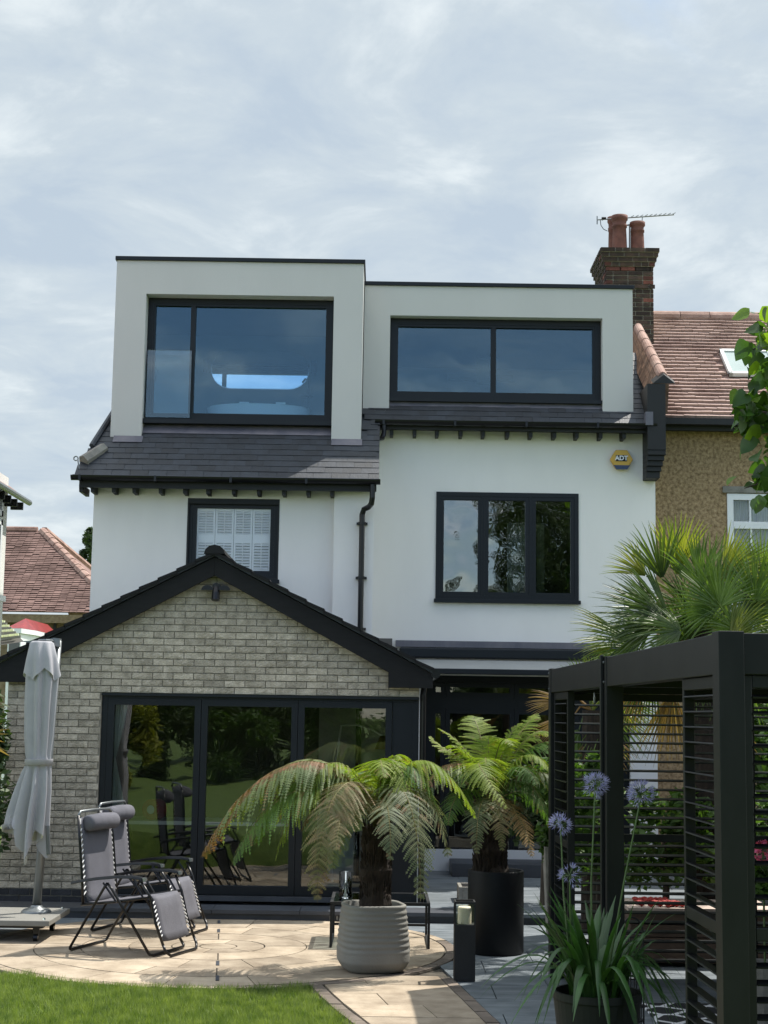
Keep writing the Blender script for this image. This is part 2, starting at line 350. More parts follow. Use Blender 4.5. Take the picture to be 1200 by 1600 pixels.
# ================================================================== SETTING: ground
YE = 16.9          # extension face
YR = 20.5          # right (rear) house wall
YW = 19.5          # left wing wall
g = MB(); nseg = 24
rows = [(-400, .9), (-60, .8), (-20, .7), (0, .5), (6, .22), (9.2, .0), (9.9, -.035), (24, -.035), (400, -.035)]
vs = []; fs = []
for y, z in rows: vs += [(-400, y, z), (400, y, z)]
for i in range(len(rows) - 1): fs.append((2 * i, 2 * i + 1, 2 * i + 3, 2 * i + 2))
g.add(vs, fs); struct(g.build('ground', M_TURF))

CC = gnd(341, 1479); CX, CY = CC.x, CC.y; RO = 2.05
# bedding layer below the paving
b = MB(); b.box(-7.5, 7.5, 13.2, 20.4, -.034, -.022)
b2 = MB(); b2.slab([(.2, 9.2), (7.5, 9.2), (7.5, 13.2), (.2, 13.2)], -.034, -.022)
b.v += []; pav = struct(b.build('paving', M_JOINT)); b2.build('bedding', M_JOINT, pav)

def path_left(y):   # lawn edge of the beige path
    p, q = Vector((-.36, 11.9)), Vector((.0, 10.35)); t = (y - p.y) / (q.y - p.y)
    return p.x + (q.x - p.x) * t + .02 * math.sin(y * 2)
def path_right(y):
    p, q = Vector((.50, 12.8)), Vector((.82, 10.4)); t = (y - p.y) / (q.y - p.y)
    return p.x + (q.x - p.x) * t
# grey slabs
def slabpiece(name, poly, z1, m, parent, thick=.03, jit=.002):
    b = MB(); z1 += rnd.uniform(-jit, jit); b.slab(poly, z1 - thick, z1); return b.build(name, m, parent)
def clip_poly(poly, f):   # keep where f>=0
    o = []
    for i in range(len(poly)):
        a, c = poly[i], poly[(i + 1) % len(poly)]; fa, fc = f(a), f(c)
        if fa >= 0: o.append(a)
        if (fa >= 0) != (fc >= 0):
            lo, hi = 0., 1.
            for _ in range(24):
                mid = (lo + hi) / 2; pm = (a[0] + (c[0] - a[0]) * mid, a[1] + (c[1] - a[1]) * mid)
                if (f(pm) >= 0) == (fa >= 0): lo = mid
                else: hi = mid
            o.append((a[0] + (c[0] - a[0]) * lo, a[1] + (c[1] - a[1]) * lo))
    return o
def fine(poly, step=.12):
    o = []
    for i in range(len(poly)):
        a, c = poly[i], poly[(i + 1) % len(poly)]; d = math.hypot(c[0] - a[0], c[1] - a[1]); n = max(1, int(d / step))
        for k in range(n): o.append((a[0] + (c[0] - a[0]) * k / n, a[1] + (c[1] - a[1]) * k / n))
    return o
yy = 16.09; row = 0
while yy > 9.3:
    y1, y0 = yy, yy - .594; yy -= .6; xo = -.45 * (row % 2); row += 1; x = -5.4 + xo
    while x < 4.7:
        poly = [(x + .003, y0), (x + .894, y0), (x + .894, y1), (x + .003, y1)]; x += .9
        cx, cy = x - .45, (y0 + y1) / 2
        fp = fine(poly)
        fp = clip_poly(fp, lambda p: math.hypot(p[0] - CX, p[1] - CY) - RO - .13)
        if len(fp) > 2 and y0 < 13.2: fp = clip_poly(fp, lambda p: p[0] - path_right(p[1]) - .11)
        if len(fp) > 2 and y1 < 13.0 and cx < CX: continue
        if len(fp) > 2: slabpiece('paving_slab', fp, -.002, M_GREY, pav)
# circle patio
circ = struct(MB().slab([(CX + (RO + .12) * math.cos(a * math.pi / 36), CY + (RO + .12) * math.sin(a * math.pi / 36)) for a in range(72)], -.021, -.008).build('patio_circle', M_JOINT))
def sector(r0, r1, a0, a1, gap=.006):
    n = max(2, int((a1 - a0) * max(r1, .3) / .12)); P = []
    for k in range(n + 1):
        a = a0 + gap / 2 / r1 + (a1 - a0 - gap / r1) * k / n; P.append((CX + (r1 - gap / 2) * math.cos(a), CY + (r1 - gap / 2) * math.sin(a)))
    if r0 > 0:
        for k in range(n, -1, -1):
            a = a0 + gap / 2 / r0 + (a1 - a0 - gap / r0) * k / n; P.append((CX + (r0 + gap / 2) * math.cos(a), CY + (r0 + gap / 2) * math.sin(a)))
    return P
TAU = 2 * math.pi
slabpiece('centre_stone', [(CX + .16 * math.cos(a * TAU / 24), CY + .16 * math.sin(a * TAU / 24)) for a in range(24)], .004, M_BEIGE, circ, .011)
for r0, r1, n, of in ((.17, .42, 6, .3), (.42, .80, 8, .1), (.80, 1.22, 12, .35), (1.22, 1.63, 15, .2), (1.63, RO, 18, .42)):
    for k in range(n): slabpiece('circle_slab', sector(r0, r1, of + k * TAU / n, of + (k + 1) * TAU / n, .012 if r1 in (.8, 1.63) else .009), .004, M_BEIGE, circ, .011, .0015)
for k in range(46):
    a = k * TAU / 46
    slabpiece('edging_sett', sector(RO + .01, RO + .115, a, a + TAU / 46, .008), .003, M_EDGE if -1.2 < math.sin(a) < .2 and math.cos(a) > .3 else M_BEIGE, circ, .010, .002)
cdir = Vector((CX, CY)).normalized(); cpp = Vector((cdir.y, -cdir.x))
for r in (-1.72, -.98, .98, 1.62):      # little grey inset strips along the sight axis of the circle
    q = [Vector((CX, CY)) + cdir * (r + a) + cpp * c_ for a, c_ in ((-.11, -.014), (-.11, .014), (.11, .014), (.11, -.014))]
    slabpiece('inset_strip', [(p.x, p.y) for p in q], .0095, M_GREYD, circ, .005, 0)
# beige path toward the viewer
pathb = MB(); pathb.slab([(path_left(12.2) - .08, 12.2), (path_left(9.3) - .08, 9.3), (path_right(9.3) + .1, 9.3), (path_right(12.9) + .1, 12.9), (.1, 12.9)], -.020, -.010)
path = struct(pathb.build('garden_path', M_JOINT))
yb = [12.85, 12.42, 12.02, 11.55, 11.1, 10.62, 10.1, 9.6, 9.3]
outc = lambda p: math.hypot(p[0] - CX, p[1] - CY) - RO - .125
for i in range(len(yb) - 1):
    y1, y0 = yb[i] - .004, yb[i + 1] + .004; mid = (i % 2) * .25 - .1
    for a, c in (((path_left), None), (None, path_right)):
        xl = lambda y: path_left(y) + .07 if a else (path_left(y) + path_right(y)) / 2 + mid + .004
        xr = lambda y: path_right(y) if c else (path_left(y) + path_right(y)) / 2 + mid - .004
        if i % 3 == 1 and a: xr = lambda y: path_right(y)
        if i % 3 == 1 and c: continue
        poly = clip_poly(fine([(xl(y0), y0), (xr(y0), y0), (xr(y1), y1), (xl(y1), y1)]), outc)
        if len(poly) > 2: slabpiece('path_slab', poly, .003, M_BEIGE, path, .012, .002)
y = 12.75
while y > 9.3:
    y0 = y - .2
    for fx, lo in ((path_right, .008), (path_left, -.045)):
        p = clip_poly([(fx(y0) + lo, y0 + .004), (fx(y0) + lo + .09, y0 + .004), (fx(y) + lo + .09, y - .004), (fx(y) + lo, y - .004)], outc)
        if len(p) > 2: slabpiece('edging_sett', p, .004, M_EDGE, path, .012, .003)
    y = y0
# raised terrace with a step along the extension
ter = struct(MB().box(-4.4, 6.5, 16.14, 20.45, -.03, .062).build('terrace', M_GREYD))
for i in range(int(10.8 / .9)):
    x = -4.4 + i * .9
    for j, (a, c) in enumerate(((16.10, 16.52),)) :
        slabpiece('step_slab', [(x + .003, a), (x + .897, a), (x + .897, c), (x + .003, c)], .10, M_GREYD if x < .3 else M_GREY, ter, .036, .001)
    if x > .0:
        yv = 16.526; k = 0
        while yv < 20.3:
            o = .45 * (k % 2); slabpiece('terrace_slab', [(x + .003 + o - .45, yv), (x + .897 + o - .45, yv), (x + .897 + o - .45, yv + .594), (x + .003 + o - .45, yv + .594)], .10, M_GREY, ter, .036, .001); yv += .6; k += 1
for i in range(14):
    v = MB(); xx = X(515 + i * 5.2, 16.1, 1422); v.box(xx, xx + .02, 16.125, 16.139, .012, .052); v.build('vent_slat', M_ALU, ter)

# lawn blades
def lawn():
    r = random.Random(3); vs = []; fs = []; n = 0
    def blades(cnt, x0, x1, y0, y1, hs):
        nonlocal n
        for _ in range(cnt):
            x, y = r.uniform(x0, x1), r.uniform(y0, y1)
            if math.hypot(x - CX, y - CY) < RO + .09 + .03 * math.sin(x * 23) + r.uniform(-.03, .02): continue
            if y < 12.3 and x > path_left(y) - .06: continue
            if y > 12.0 and x > -.50: continue
            if y > CY - .6 : continue
            zb = -.035 if y > 9.9 else -.035 + (9.9 - y) * .05 if y > 9.2 else (9.2 - y) * .069
            pt = math.sin(x * 3.1 + 1) * math.cos(y * 2.7) * .5 + .5
            bare = math.hypot(x + 2.45, (y - 11.2) * .8); 
            if bare < .16 and r.random() < .75: continue
            h = hs * r.uniform(.45, 1.35) * (.7 + .5 * pt); a = r.uniform(0, TAU); w = r.uniform(.0024, .0048)
            lx, ly = r.gauss(0, .35) * h, r.gauss(0, .35) * h
            ca, sa = math.cos(a) * w, math.sin(a) * w
            vs.extend([(x - ca, y - sa, zb), (x + ca, y + sa, zb), (x + lx, y + ly, zb + h)]); fs.append((n, n + 1, n + 2)); n += 3
    blades(170000, -4.2, .25, 10.1, 12.6, .066)
    blades(45000, -6.0, .3, 7.8, 10.1, .058)
    b = MB(); b.add(vs, fs); o = b.build('lawn_grass', M_GRASS); o['kind'] = 'stuff'; o['label'] = 'short bright green mown grass edging the round beige patio'; o['category'] = 'grass'
lawn()

# ================================================================== MAIN HOUSE
house = thing('rendered_house', 'white rendered two storey house with two boxy roof dormers and dark grey window frames', 'house', (0, YR, 0))
XL = X(144, YW, 850); XP0 = X(521, YW - .12, 860); XP1 = X(579.5, YW - .12, 860); XRR = X(1024, YR, 780)
zEl = at(350, 745, 19.2).z      # left eave
zEr = at(800, 657, 20.2).z      # right eave
mS = (zEr - zEl) / 1.0; ang = math.atan(mS)
# --- left wing wall with window hole
wl = (X(292, YW, 830), X(436, YW, 830), Z(905, YW, 360), Z(779, YW, 360))
b = MB(); wall(b, XL, XP1, 0, zEl + .12, YW, YW + .3, [wl]); b.build('left_wall', M_WHITE, house)
b = MB(); b.box(XP0, XP1 + .03, YW - .12, YW - .003, 0, zEl + .04); b.build('pier', M_WHITE, house)
b = MB(); b.box(XP1 - .3, XP1, YW + .3, YR + .3, 0, zEl + .15); b.add([(XP1 - .02, 19.5, zEl + .1), (XP1 - .02, 20.5, zEl + .1), (XP1 - .02, 20.5, zEl + 1.1)], [(0, 1, 2)]); b.build('return_wall', M_WHITE, house)
b = MB(); b.box(XL, XL + .3, YW + .3, 27, 0, zEl + .12); b.build('side_wall', M_WHITE, house)
# --- right wall
wr = (X(681, YR, 850), X(904, YR, 850), Z(938, YR, 792), Z(770, YR, 792))
ZD = Z(1056, YR, 760); dr = (X(662, YR, 1200), X(985, YR, 1200), .10, ZD)
b = MB(); wall(b, XP1, XRR, 0, zEr + .05, YR, YR + .3, [wr, dr]); b.build('right_wall', M_WHITE, house)
b = MB(); b.box(XRR - .3, XRR, YR + .3, 27, 0, zEr); b.build('party_wall', M_WHITE, house)

def casement(parent, x0, x1, z0, z1, Y, panes, glass, fr=.06, sash=.045, sill=True, depth=.07, mainmat=M_ANTH, name='window_frame'):
    b = MB(); rectframe(b, x0, x1, z0, z1, Y - .012, Y + depth, fr)
    xs = [x0 + fr] + [v for v in panes] + [x1 - fr]
    o = b.build(name, mainmat, parent, bevel=.004)
    for i in range(len(xs) - 1):
        a = xs[i] + (.02 if i else 0); c = xs[i + 1] - (.02 if i < len(xs) - 2 else 0)
        s = MB(); rectframe(s, a + .001, c - .001, z0 + fr + .001, z1 - fr - .001, Y - .004, Y + depth - .01, sash); s.build('sash', mainmat, o, bevel=.003)
        gl = MB(); gl.box(a + sash, c - sash, Y + .03, Y + .036, z0 + fr + sash, z1 - fr - sash); gl.build('glass_pane', glass, o)
    for v in panes:
        m = MB(); m.box(v - .02, v + .02, Y - .010, Y + depth - .005, z0 + fr, z1 - fr); m.build('mullion', mainmat, o)
    if sill:
        m = MB(); m.box(x0 - .02, x1 + .02, Y - .07, Y - .013, z0 - .045, z0 + .005); m.build('sill', mainmat, o, bevel=.004)
    return o
casement(house, *wr, YR - .004, [X(755, YR, 850), X(829, YR, 850)], G_WIN, .055, .05)
room('bedroom_interior', house, wr[0] - .8, wr[1] + .6, YR + .31, YR + 3.4, wr[2] - .9, wr[3] + .25, M_INTD, M_FLOOR)
c = MB()    # pale curtain strips inside the three light window
for p0, p1 in ((792, 822), (838, 850)):
    a0, a1 = X(p0, YR + .5, 850), X(p1, YR + .5, 850); n = 16
    for i in range(n):
        x0_, x1_ = a0 + (a1 - a0) * i / n, a0 + (a1 - a0) * (i + 1) / n
        c.add([(x0_, YR + .45 + .03 * (i % 2), wr[2] - .1), (x1_, YR + .45 + .03 * ((i + 1) % 2), wr[2] - .1), (x1_, YR + .45 + .03 * ((i + 1) % 2), wr[3] - .35), (x0_, YR + .45 + .03 * (i % 2), wr[3] - .35)], [(0, 1, 2, 3)])
c.build('curtain', M_CURTW, house)
# left wing window with white plantation shutters behind one pane
wf = casement(house, *wl, YW + .05, [], glass_mat('glass_shutter_window', (.97, .98, .99), .6, .0), .065, .05, sill=False, depth=.08)
m = MB(); m.box(wl[0], wl[1], YW + .0, YW + .10, wl[3] - .05, wl[3] - .001); m.build('head_trim', M_ANTH, house)
rv = MB(); rectframe(rv, wl[0] + .001, wl[1] - .001, wl[2] + .001, wl[3] - .051, YW - .006, YW + .088, .022); rv.build('reveal_trim', M_BLACKM, house)
m = MB(); m.box(wl[0] - .02, wl[1] + .02, YW - .06, YW - .008, wl[2] - .05, wl[2]); m.build('sill', M_ANTH, house)
sh = MB(); sx0, sx1, sz0, sz1 = wl[0] + .11, wl[1] - .11, wl[2] + .11, wl[3] - .12; YS = YW + .105
shp = []; pw = (sx1 - sx0) / 4
smid = sz0 + (sz1 - sz0) * .52
slat = MB(); slat.obox((0, 0, 0), (pw / 2 - .028, 0, 0), (0, .015, .013), (0, -.003, .004)); slme = slat.mesh('shutter_slat', M_SHUT)
for i in range(4):
    a, c_ = sx0 + pw * i + .003, sx0 + pw * (i + 1) - .003
    p = MB(); wall(p, a, c_, sz0, sz1, YS, YS + .03, [(a + .024, c_ - .024, sz0 + .03, smid - .055), (a + .024, c_ - .024, smid + .055, sz1 - .03)])
    po = p.build('shutter_panel', M_SHUT, house, bevel=.003)
    for z0_, z1_ in ((sz0 + .03, smid - .055), (smid + .055, sz1 - .03)):
        n = 9
        for k in range(n):
            inst(slme, 'shutter_slat', po, ((a + c_) / 2, YS + .015, z0_ + (z1_ - z0_) * (k + .5) / n))
        t = MB(); t.box((a + c_) / 2 - .005, (a + c_) / 2 + .005, YS - .02, YS - .008, z0_, z1_); t.build('tilt_rod', M_SHUT, po)
room('shutter_room_interior', house, wl[0] - .3, wl[1] + .3, YW + .31, YW + 2.5, wl[2] - .3, wl[3] + .2, M_INTD, M_FLOOR)

# --- roof plane shared by both halves
E2 = Vector((0, math.cos(ang), math.sin(ang))); E3 = Vector((0, -math.sin(ang), math.cos(ang)))
P0 = Vector((0, 19.2, zEl))
def onroof(px, py):
    d = ray(px, py); o = Vector((0, 0, H)); t = (P0 - o).dot(E3) / d.dot(E3); return o + d * t
YDL = onroof(370, 687).y; YDR = 20.36
eL = onroof(116, 744); eR = X(592, 19.2, 748); hipT = onroof(173, 655)
roofs = MB()
top = 2.9
def rp(x, v, lift=0.0): return Vector((x, 0, 0)) + P0 + E2 * v + E3 * lift
hip_dx = (hipT.x - eL.x) / ((hipT.y - eL.y) / math.cos(ang))
vD_ = (YDL - 19.2) / math.cos(ang); vR_ = (20.2 - 19.2) / math.cos(ang); qx0, qx1 = X(173, YDL, 680) + .1, X(566, YDL, 690) - .1; qr1 = X(990, YDR, 640) - .1
for (xa_, xb_, va_, vb_) in ((qx0, qx1, 0, vD_ + .22), (qx1, eR, 0, 1.9), (eR, qr1, vR_ - .02, vR_ + .26), (qr1, XRR, vR_ - .02, top)):
    roofs.add([rp(xa_, va_, -.03), rp(xb_, va_, -.03), rp(xb_, vb_, -.03), rp(xa_, vb_, -.03)], [(0, 1, 2, 3)])
roofs.add([rp(eL.x, 0, -.03), rp(qx0, 0, -.03), rp(qx0, top, -.03), rp(eL.x + hip_dx * top, top, -.03)], [(0, 1, 2, 3)])
# hipped side plane
roofs.add([rp(eL.x, 0, -.03), rp(eL.x + hip_dx * top, top, -.03), (eL.x + hip_dx * top, 27, rp(0, top).z - .03), (eL.x, 27, zEl)], [(0, 1, 2, 3)])
roofo = roofs.build('roof', M_SLATE, house)
SG = .125; SW = .232
sm = MB(); sm.box(-SW / 2 + .002, SW / 2 - .002, -.02, .21, 0, .007)
slme2 = sm.mesh('slate', M_SLATE)
def slates(xl, xr, v0, v1, par, sk=None):
    v = v0; r_ = 0
    while v < v1:
        x = (xl(v) if callable(xl) else xl); off = (r_ % 2) * SW / 2; xe = xr
        x = x + (SW - off if off else 0) - (SW if off else 0)
        while x < xe:
            w = min(SW, xe - x); cx = x + w / 2
            xx0 = max(x, xl(v) if callable(xl) else xl)
            if xx0 > x: w = x + w - xx0; cx = xx0 + w / 2
            if w > .05 and not (sk and sk(cx, v)):
                p = rp(cx, v, .006 + rnd.uniform(0, .003))
                inst(slme2, 'slate', par, p, (ang - .045, 0, rnd.uniform(-.006, .006)), (w / SW, 1, 1))
            x += SW
        v += SG; r_ += 1
lx0, lx1 = X(173, YDL, 680), X(566, YDL, 690)
vD = (YDL - 19.2) / math.cos(ang)
slates(lambda v: eL.x + hip_dx * v, eR, 0.0, 1.9, roofo, lambda x, v: (lx0 - .02 < x < lx1 + .02 and v > vD + .5) or x > eR - .02 or (v > vD + .15 and lx0 < x < lx1))
# right roof starts at v=1.45*..., eave at Y=20.2
vR = (20.2 - 19.2) / math.cos(ang)
XRD0, XRD1 = X(568, YDR, 640), X(990, YDR, 640)
slates(eR - .05, XRR - .02, vR - .03, vR + .24, roofo)
slates(XRD1 - .1, XRR - .02, vR + .22, vR + 1.7, roofo)
# white render reveal line of the slate edge
m = MB(); m.box(eL.x - .02, eR + .01, 19.155, 19.195, zEl - .012, zEl - .002); m.build('eave_trim', M_LEAD, house)
# hip tile, lead foot and scroll iron
hp = thing_part = MB(); a = onroof(131, 724) + E3 * .03; c_ = onroof(163, 702) + E3 * .02
hp.tube([a, c_], [.085, .075], 6); hp.build('hip_tile', M_CONC2, roofo, smooth=False)
m = MB(); m.tube([rp(eL.x + hip_dx * t, t, .035) for t in (.6, 1.0, 1.5, 2.2, 2.8)], .035, 6); m.build('hip_capping', M_SLATE, roofo)
m = MB(); q = rp(eL.x + .05, .06, .05); m.tube([q, q + Vector((-.02, 0, .12))] + [q + Vector((-.045 + .028 * math.cos(t), 0, .13 + .028 * math.sin(t))) for t in [0, .7, 1.4, 2.1, 2.8, 3.6, 4.4, 5.2]], .009, 6); m.build('hip_iron', M_ALU, roofo)
# fascias, gutters, rafter feet
def gutter(x0, x1, y, z, name='gutter'):
    g = MB(); pr = [(.062 * math.cos(a), .062 * math.sin(a)) for a in [math.pi + k * math.pi / 8 for k in range(9)]]
    n = len(pr); vs = [(x0, y + p, z + q) for p, q in pr] + [(x1, y + p, z + q) for p, q in pr] + [(x0, y + p * .9, z + q * .9) for p, q in pr] + [(x1, y + p * .9, z + q * .9) for p, q in pr]
    fs = [(i, i + 1, n + i + 1, n + i) for i in range(n - 1)] + [(2 * n + i, 3 * n + i, 3 * n + i + 1, 2 * n + i + 1) for i in range(n - 1)]
    fs += [(0, n, 3 * n, 2 * n), (n - 1, 3 * n - 1, 4 * n - 1, 2 * n - 1)] + [tuple(range(n)), tuple(range(2 * n - 1, n - 1, -1))]
    g.add(vs, fs)
    xx = x0 + .1
    while xx < x1:
        g.box(xx, xx + .03, y - .068, y + .06, z - .068, z + .004); xx += .95
    return g.build(name, M_BLACK, house)
gutter(eL.x - .03, eR + .02, 19.14, zEl - .02)
gutter(X(586, 20.1, 658), XRR - .04, 20.14, zEr - .035)
m = MB(); m.box(eL.x + .06, eR - .03, 19.205, 19.235, zEl - .16, zEl - .04); m.box(eL.x + .06, XP0, 19.236, YW, zEl - .12, zEl - .09); m.build('fascia', M_BLACKM, house)
m = MB(); m.box(XP0, eR - .03, 19.236, YW - .121, zEl - .12, zEl - .09); m.build('soffit', M_BLACKM, house)
m = MB(); m.box(X(590, 20.2, 658), XRR, 20.205, 20.235, zEr - .14, zEr - .04); m.box(X(590, 20.2, 658), XRR, 20.236, YR, zEr - .10, zEr - .075); m.build('fascia', M_BLACKM, house)
for px in (128, 146, 179, 211, 252, 290, 326, 366, 405, 444, 482, 519):
    m = MB(); xx = X(px, 19.3, 757); zt = zEl - .12; m.prism([(xx - .027, zt), (xx - .022, zt - .092), (xx + .022, zt - .092), (xx + .027, zt)], 19.25, YW + (.02 if px > 146 else .2)); m.build('rafter_foot', M_BLACKM, house)
for px in (612, 648, 683, 720, 755, 793, 829, 866, 901, 938, 974):
    m = MB(); xx = X(px, 20.3, 668); zt = zEr - .10; m.prism([(xx - .027, zt), (xx - .022, zt - .11), (xx + .022, zt - .11), (xx + .027, zt)], 20.25, YR + .02); m.build('rafter_foot', M_BLACKM, house)
# downpipes
dp = MB(); xa, xb = X(582, 19.15, 760), X(566, 19.3, 800)
zt = zEl - .08; dp.tube([(xa, 19.15, zt), (xa, 19.15, Z(778, 19.15)), (xa - .01, 19.16, Z(788, 19.2)), (X(574, 19.25), 19.25, Z(792, 19.2)), (xb + .02, 19.28, Z(795, 19.2)), (xb, 19.30, Z(803, 19.2)), (xb, 19.30, .1)], .036, 10)
for yz in (820, 905, 985, 1060): dp.tube([(xb, 19.30, Z(yz, 19.3)), (xb, 19.30, Z(yz, 19.3) + .03)], .05, 10); dp.box(xb - .07, xb + .07, 19.33, 19.379, Z(yz, 19.3), Z(yz, 19.3) + .03)
dp.build('downpipe', M_BLACK, house, smooth=False)
dp = MB(); xa, xb = X(600, 20.1, 668), X(596, 20.1, 690); dp.tube([(xa, 20.14, zEr - .06), (xa, 20.14, Z(676, 20.1)), (xa - .02, 20.12, Z(684, 20.1)), (xa - .09, 20.0, Z(689, 20.1)), (xa - .14, 19.9, Z(690, 20.1))], .034, 10); dp.build('downpipe', M_BLACK, house)

# ---- dormers
def dormer(name, pxo, pyo_top, pybot, pxi, pyi, Yf, rec, opening_bot_py):
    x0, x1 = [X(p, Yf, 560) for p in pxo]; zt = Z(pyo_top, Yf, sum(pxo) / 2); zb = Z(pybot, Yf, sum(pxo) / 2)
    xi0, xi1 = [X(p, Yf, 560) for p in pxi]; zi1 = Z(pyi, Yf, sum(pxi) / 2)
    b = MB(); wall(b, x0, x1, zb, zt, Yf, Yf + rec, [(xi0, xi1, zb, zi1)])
    o = b.build(name, M_WHITE_SHADED, house)
    s = MB(); s.box(x0 + .001, x0 + .08, Yf + rec, 24.6, zb, zt); s.box(x1 - .08, x1 - .001, Yf + rec, 24.6, zb, zt); s.box(x0 + .001, x1 - .001, 24.5, 24.6, zb, zt); s.build('dormer_cheek', M_WHITE_SHADED, house)
    r = MB(); r.box(x0 - .02, x1 + .02, Yf - .025, 24.65, zt, zt + .055); r.build('dormer_roof_trim', M_ANTH, house, bevel=.005)
    return x0, x1, xi0, xi1, zb, zt, zi1
D1 = dormer('large_dormer', (177, 566), 409.5, 687, (225, 520), 461, YDL, .30, 655)
D2 = dormer('wide_dormer', (568, 989), 449, 647, (609, 941.5), 495, YDR, .24, 625)
def dwin(D, Yg, zb, frame, panes, glass, widths):
    x0, x1, z1 = D[2], D[3], D[6]
    b = MB(); rectframe(b, x0 + .002, x1 - .002, zb, z1 - .002, Yg - .02, Yg + .1, frame, frame * 1.0, frame); o = b.build('window_frame', M_ANTH, house, bevel=.004)
    for a, c, t in panes:
        s = MB(); rectframe(s, a, c, zb + frame, z1 - frame - .002, Yg - .01, Yg + .08, t); s.build('sash', M_ANTH, o)
        gq = MB(); gq.box(a + t, c - t, Yg + .03, Yg + .036, zb + frame + t, z1 - frame - t - .002); gq.build('glass_pane', glass, o)
    return o
Yg1 = YDL + .22; zb1 = Z(659, Yg1, 370)
x300 = X(300, Yg1, 560)
wo1 = dwin(D1, Yg1, zb1, .07, [(D1[2] + .072, x300, .03), (x300, D1[3] - .072, .035)], G_BLUE, None)
m = MB(); m.box(D1[2] + .001, D1[3] - .001, YDL + .06, Yg1 + .1, zb1 - .06, zb1 - .001); m.build('sill', M_ANTH, house)
m = MB(); m.add([rp(D1[2], vD + .10, .02) , rp(D1[3], vD + .10, .02), (D1[3], YDL + .18, zb1 - .06), (D1[2], YDL + .18, zb1 - .06)], [(0, 1, 2, 3)])
m.add([(D1[3], YDL + .18, zb1 - .06), (D1[2], YDL + .18, zb1 - .06), (D1[2], YDL + .3, zb1 - .06), (D1[3], YDL + .3, zb1 - .06)], [(0, 1, 2, 3)]); m.build('lead_apron', M_LEAD, house)
for a, c_ in ((177, 224), (517, 566)):
    xa, xb = X(a, YDL, 680), X(c_, YDL, 680); m = MB(); v_ = vD - .06
    m.add([rp(xa + .01, v_ - .06, .022), rp(xb, v_ - .06, .022), rp(xb, vD + .02, .024), rp(xa + .01, vD + .02, .024)], [(0, 1, 2, 3)]); m.build('lead_flashing', M_LEAD, house)
# glass balustrade over the opening pane
bl = MB(); bl.box(X(229, YDL + .1, 600), X(298, YDL + .1, 600), YDL + .10, YDL + .117, Z(652, YDL + .1, 260), Z(547, YDL + .1, 260)); bl.build('glass_balustrade', G_BAL, house)
Yg2 = YDR + .17; zb2 = Z(626, Yg2, 770); x772 = X(771, Yg2, 560)
dwin(D2, Yg2, zb2, .075, [(D2[2] + .077, x772, .035), (x772, D2[3] - .077, .035)], G_BLUE, None)
m = MB(); m.box(D2[2] + .001, D2[3] - .001, YDR + .03, Yg2 + .1, zb2 - .05, zb2 - .001); m.build('sill', M_ANTH, house)
m = MB(); m.add([(D2[2], YDR + .02, Z(641, YDR, 770)), (D2[3], YDR + .02, Z(641, YDR, 770)), (D2[3], YDR + .09, zb2 - .05), (D2[2], YDR + .09, zb2 - .05)], [(0, 1, 2, 3)]); m.build('lead_apron', M_LEAD, house)
# interiors
zf1 = zb1 - .05
room('bathroom_interior', house, D1[0] + .12, D1[1] - .12, Yg1 + .12, 22.10, zf1 - .2, D1[6] + .02, M_INT, M_FLOOR)
YM = 22.085
def stadium(px0, px1, py0, py1, Y):
    x0, x1 = X(px0, Y, 578), X(px1, Y, 578); z0, z1 = Z(py1, Y, 406), Z(py0, Y, 406); r = (z1 - z0) / 2; cz = (z0 + z1) / 2
    P = [(x0 + r - r * math.cos(t), cz + r * math.sin(t)) for t in [math.pi * (k / 14) - math.pi / 2 for k in range(15)]]
    P += [(x1 - r + r * math.cos(t), cz - r * math.sin(t)) for t in [math.pi * (k / 14) - math.pi / 2 for k in range(15)]]
    return P
b = MB(); b.prism(stadium(331, 482, 549, 607, YM), YM - .01, YM + .012); mo = b.build('mirror', M_MIRR, house)
b = MB(); b.prism(stadium(330, 483, 548, 608, YM), YM - .004, YM + .013); b.build('mirror_frame', M_CHROME, house)
tub = MB(); tz = Z(637, 20.6, 405); tcx = X(404, 20.7, 640)
prof = [(.0, -.55), (.62, -.55), (.66, -.3), (.72, 0), (.70, .01), (.64, -.02), (.58, -.4), (0, -.42)]
tb = MB(); tb.lathe(prof, (0, 0, 0), 40); tb.v = [(v[0] * .98, v[1] * .55, v[2]) for v in tb.v]; tb.v = [(v[0] + tcx, v[1] + 20.72, v[2] + tz) for v in tb.v]; tb.build('bathtub', M_INTW, house, smooth=True)
for p in (381, 438):
    m = MB(); xx = X(p, 20.48, 636); m.box(xx - .06, xx + .07, 20.44, 20.52, tz + .01, tz + .045); m.build('bath_caddy_end', M_CER, house)
m = MB(); xx = X(482, 21.3, 620); m.tube([(xx, 21.3, zf1 - .2), (xx, 21.3, Z(596, 21.3)), (xx - .05, 21.3, Z(594, 21.3)), (xx - .09, 21.3, Z(600, 21.3))], .016, 8); m.tube([(xx - .1, 21.3, Z(622, 21.3)), (xx + .06, 21.3, Z(622, 21.3))], .014, 6); m.build('bath_tap', M_CHROME, house)
for p in (322, 490):
    m = MB(); xx = X(p, 22.05, 575); m.box(xx - .04, xx + .04, 22.02, 22.09, Z(586, 22.05), Z(566, 22.05)); m.build('wall_light', M_ANTH, house)
room('loft_room_interior', house, D2[0] + .12, D2[1] - .12, Yg2 + .12, 23.6, zb2 - .3, D2[6] + .02, M_INT, M_FLOOR)
m = MB(); m.box(X(697, 22.5), X(800, 22.5), 22.5, 22.55, Z(592, 22.5), Z(583, 22.5)); m.box(X(742, 22.4), X(775, 22.4), 22.4, 22.42, Z(600, 22.4), Z(556, 22.4)); m.build('loft_furniture', M_INTD, house)

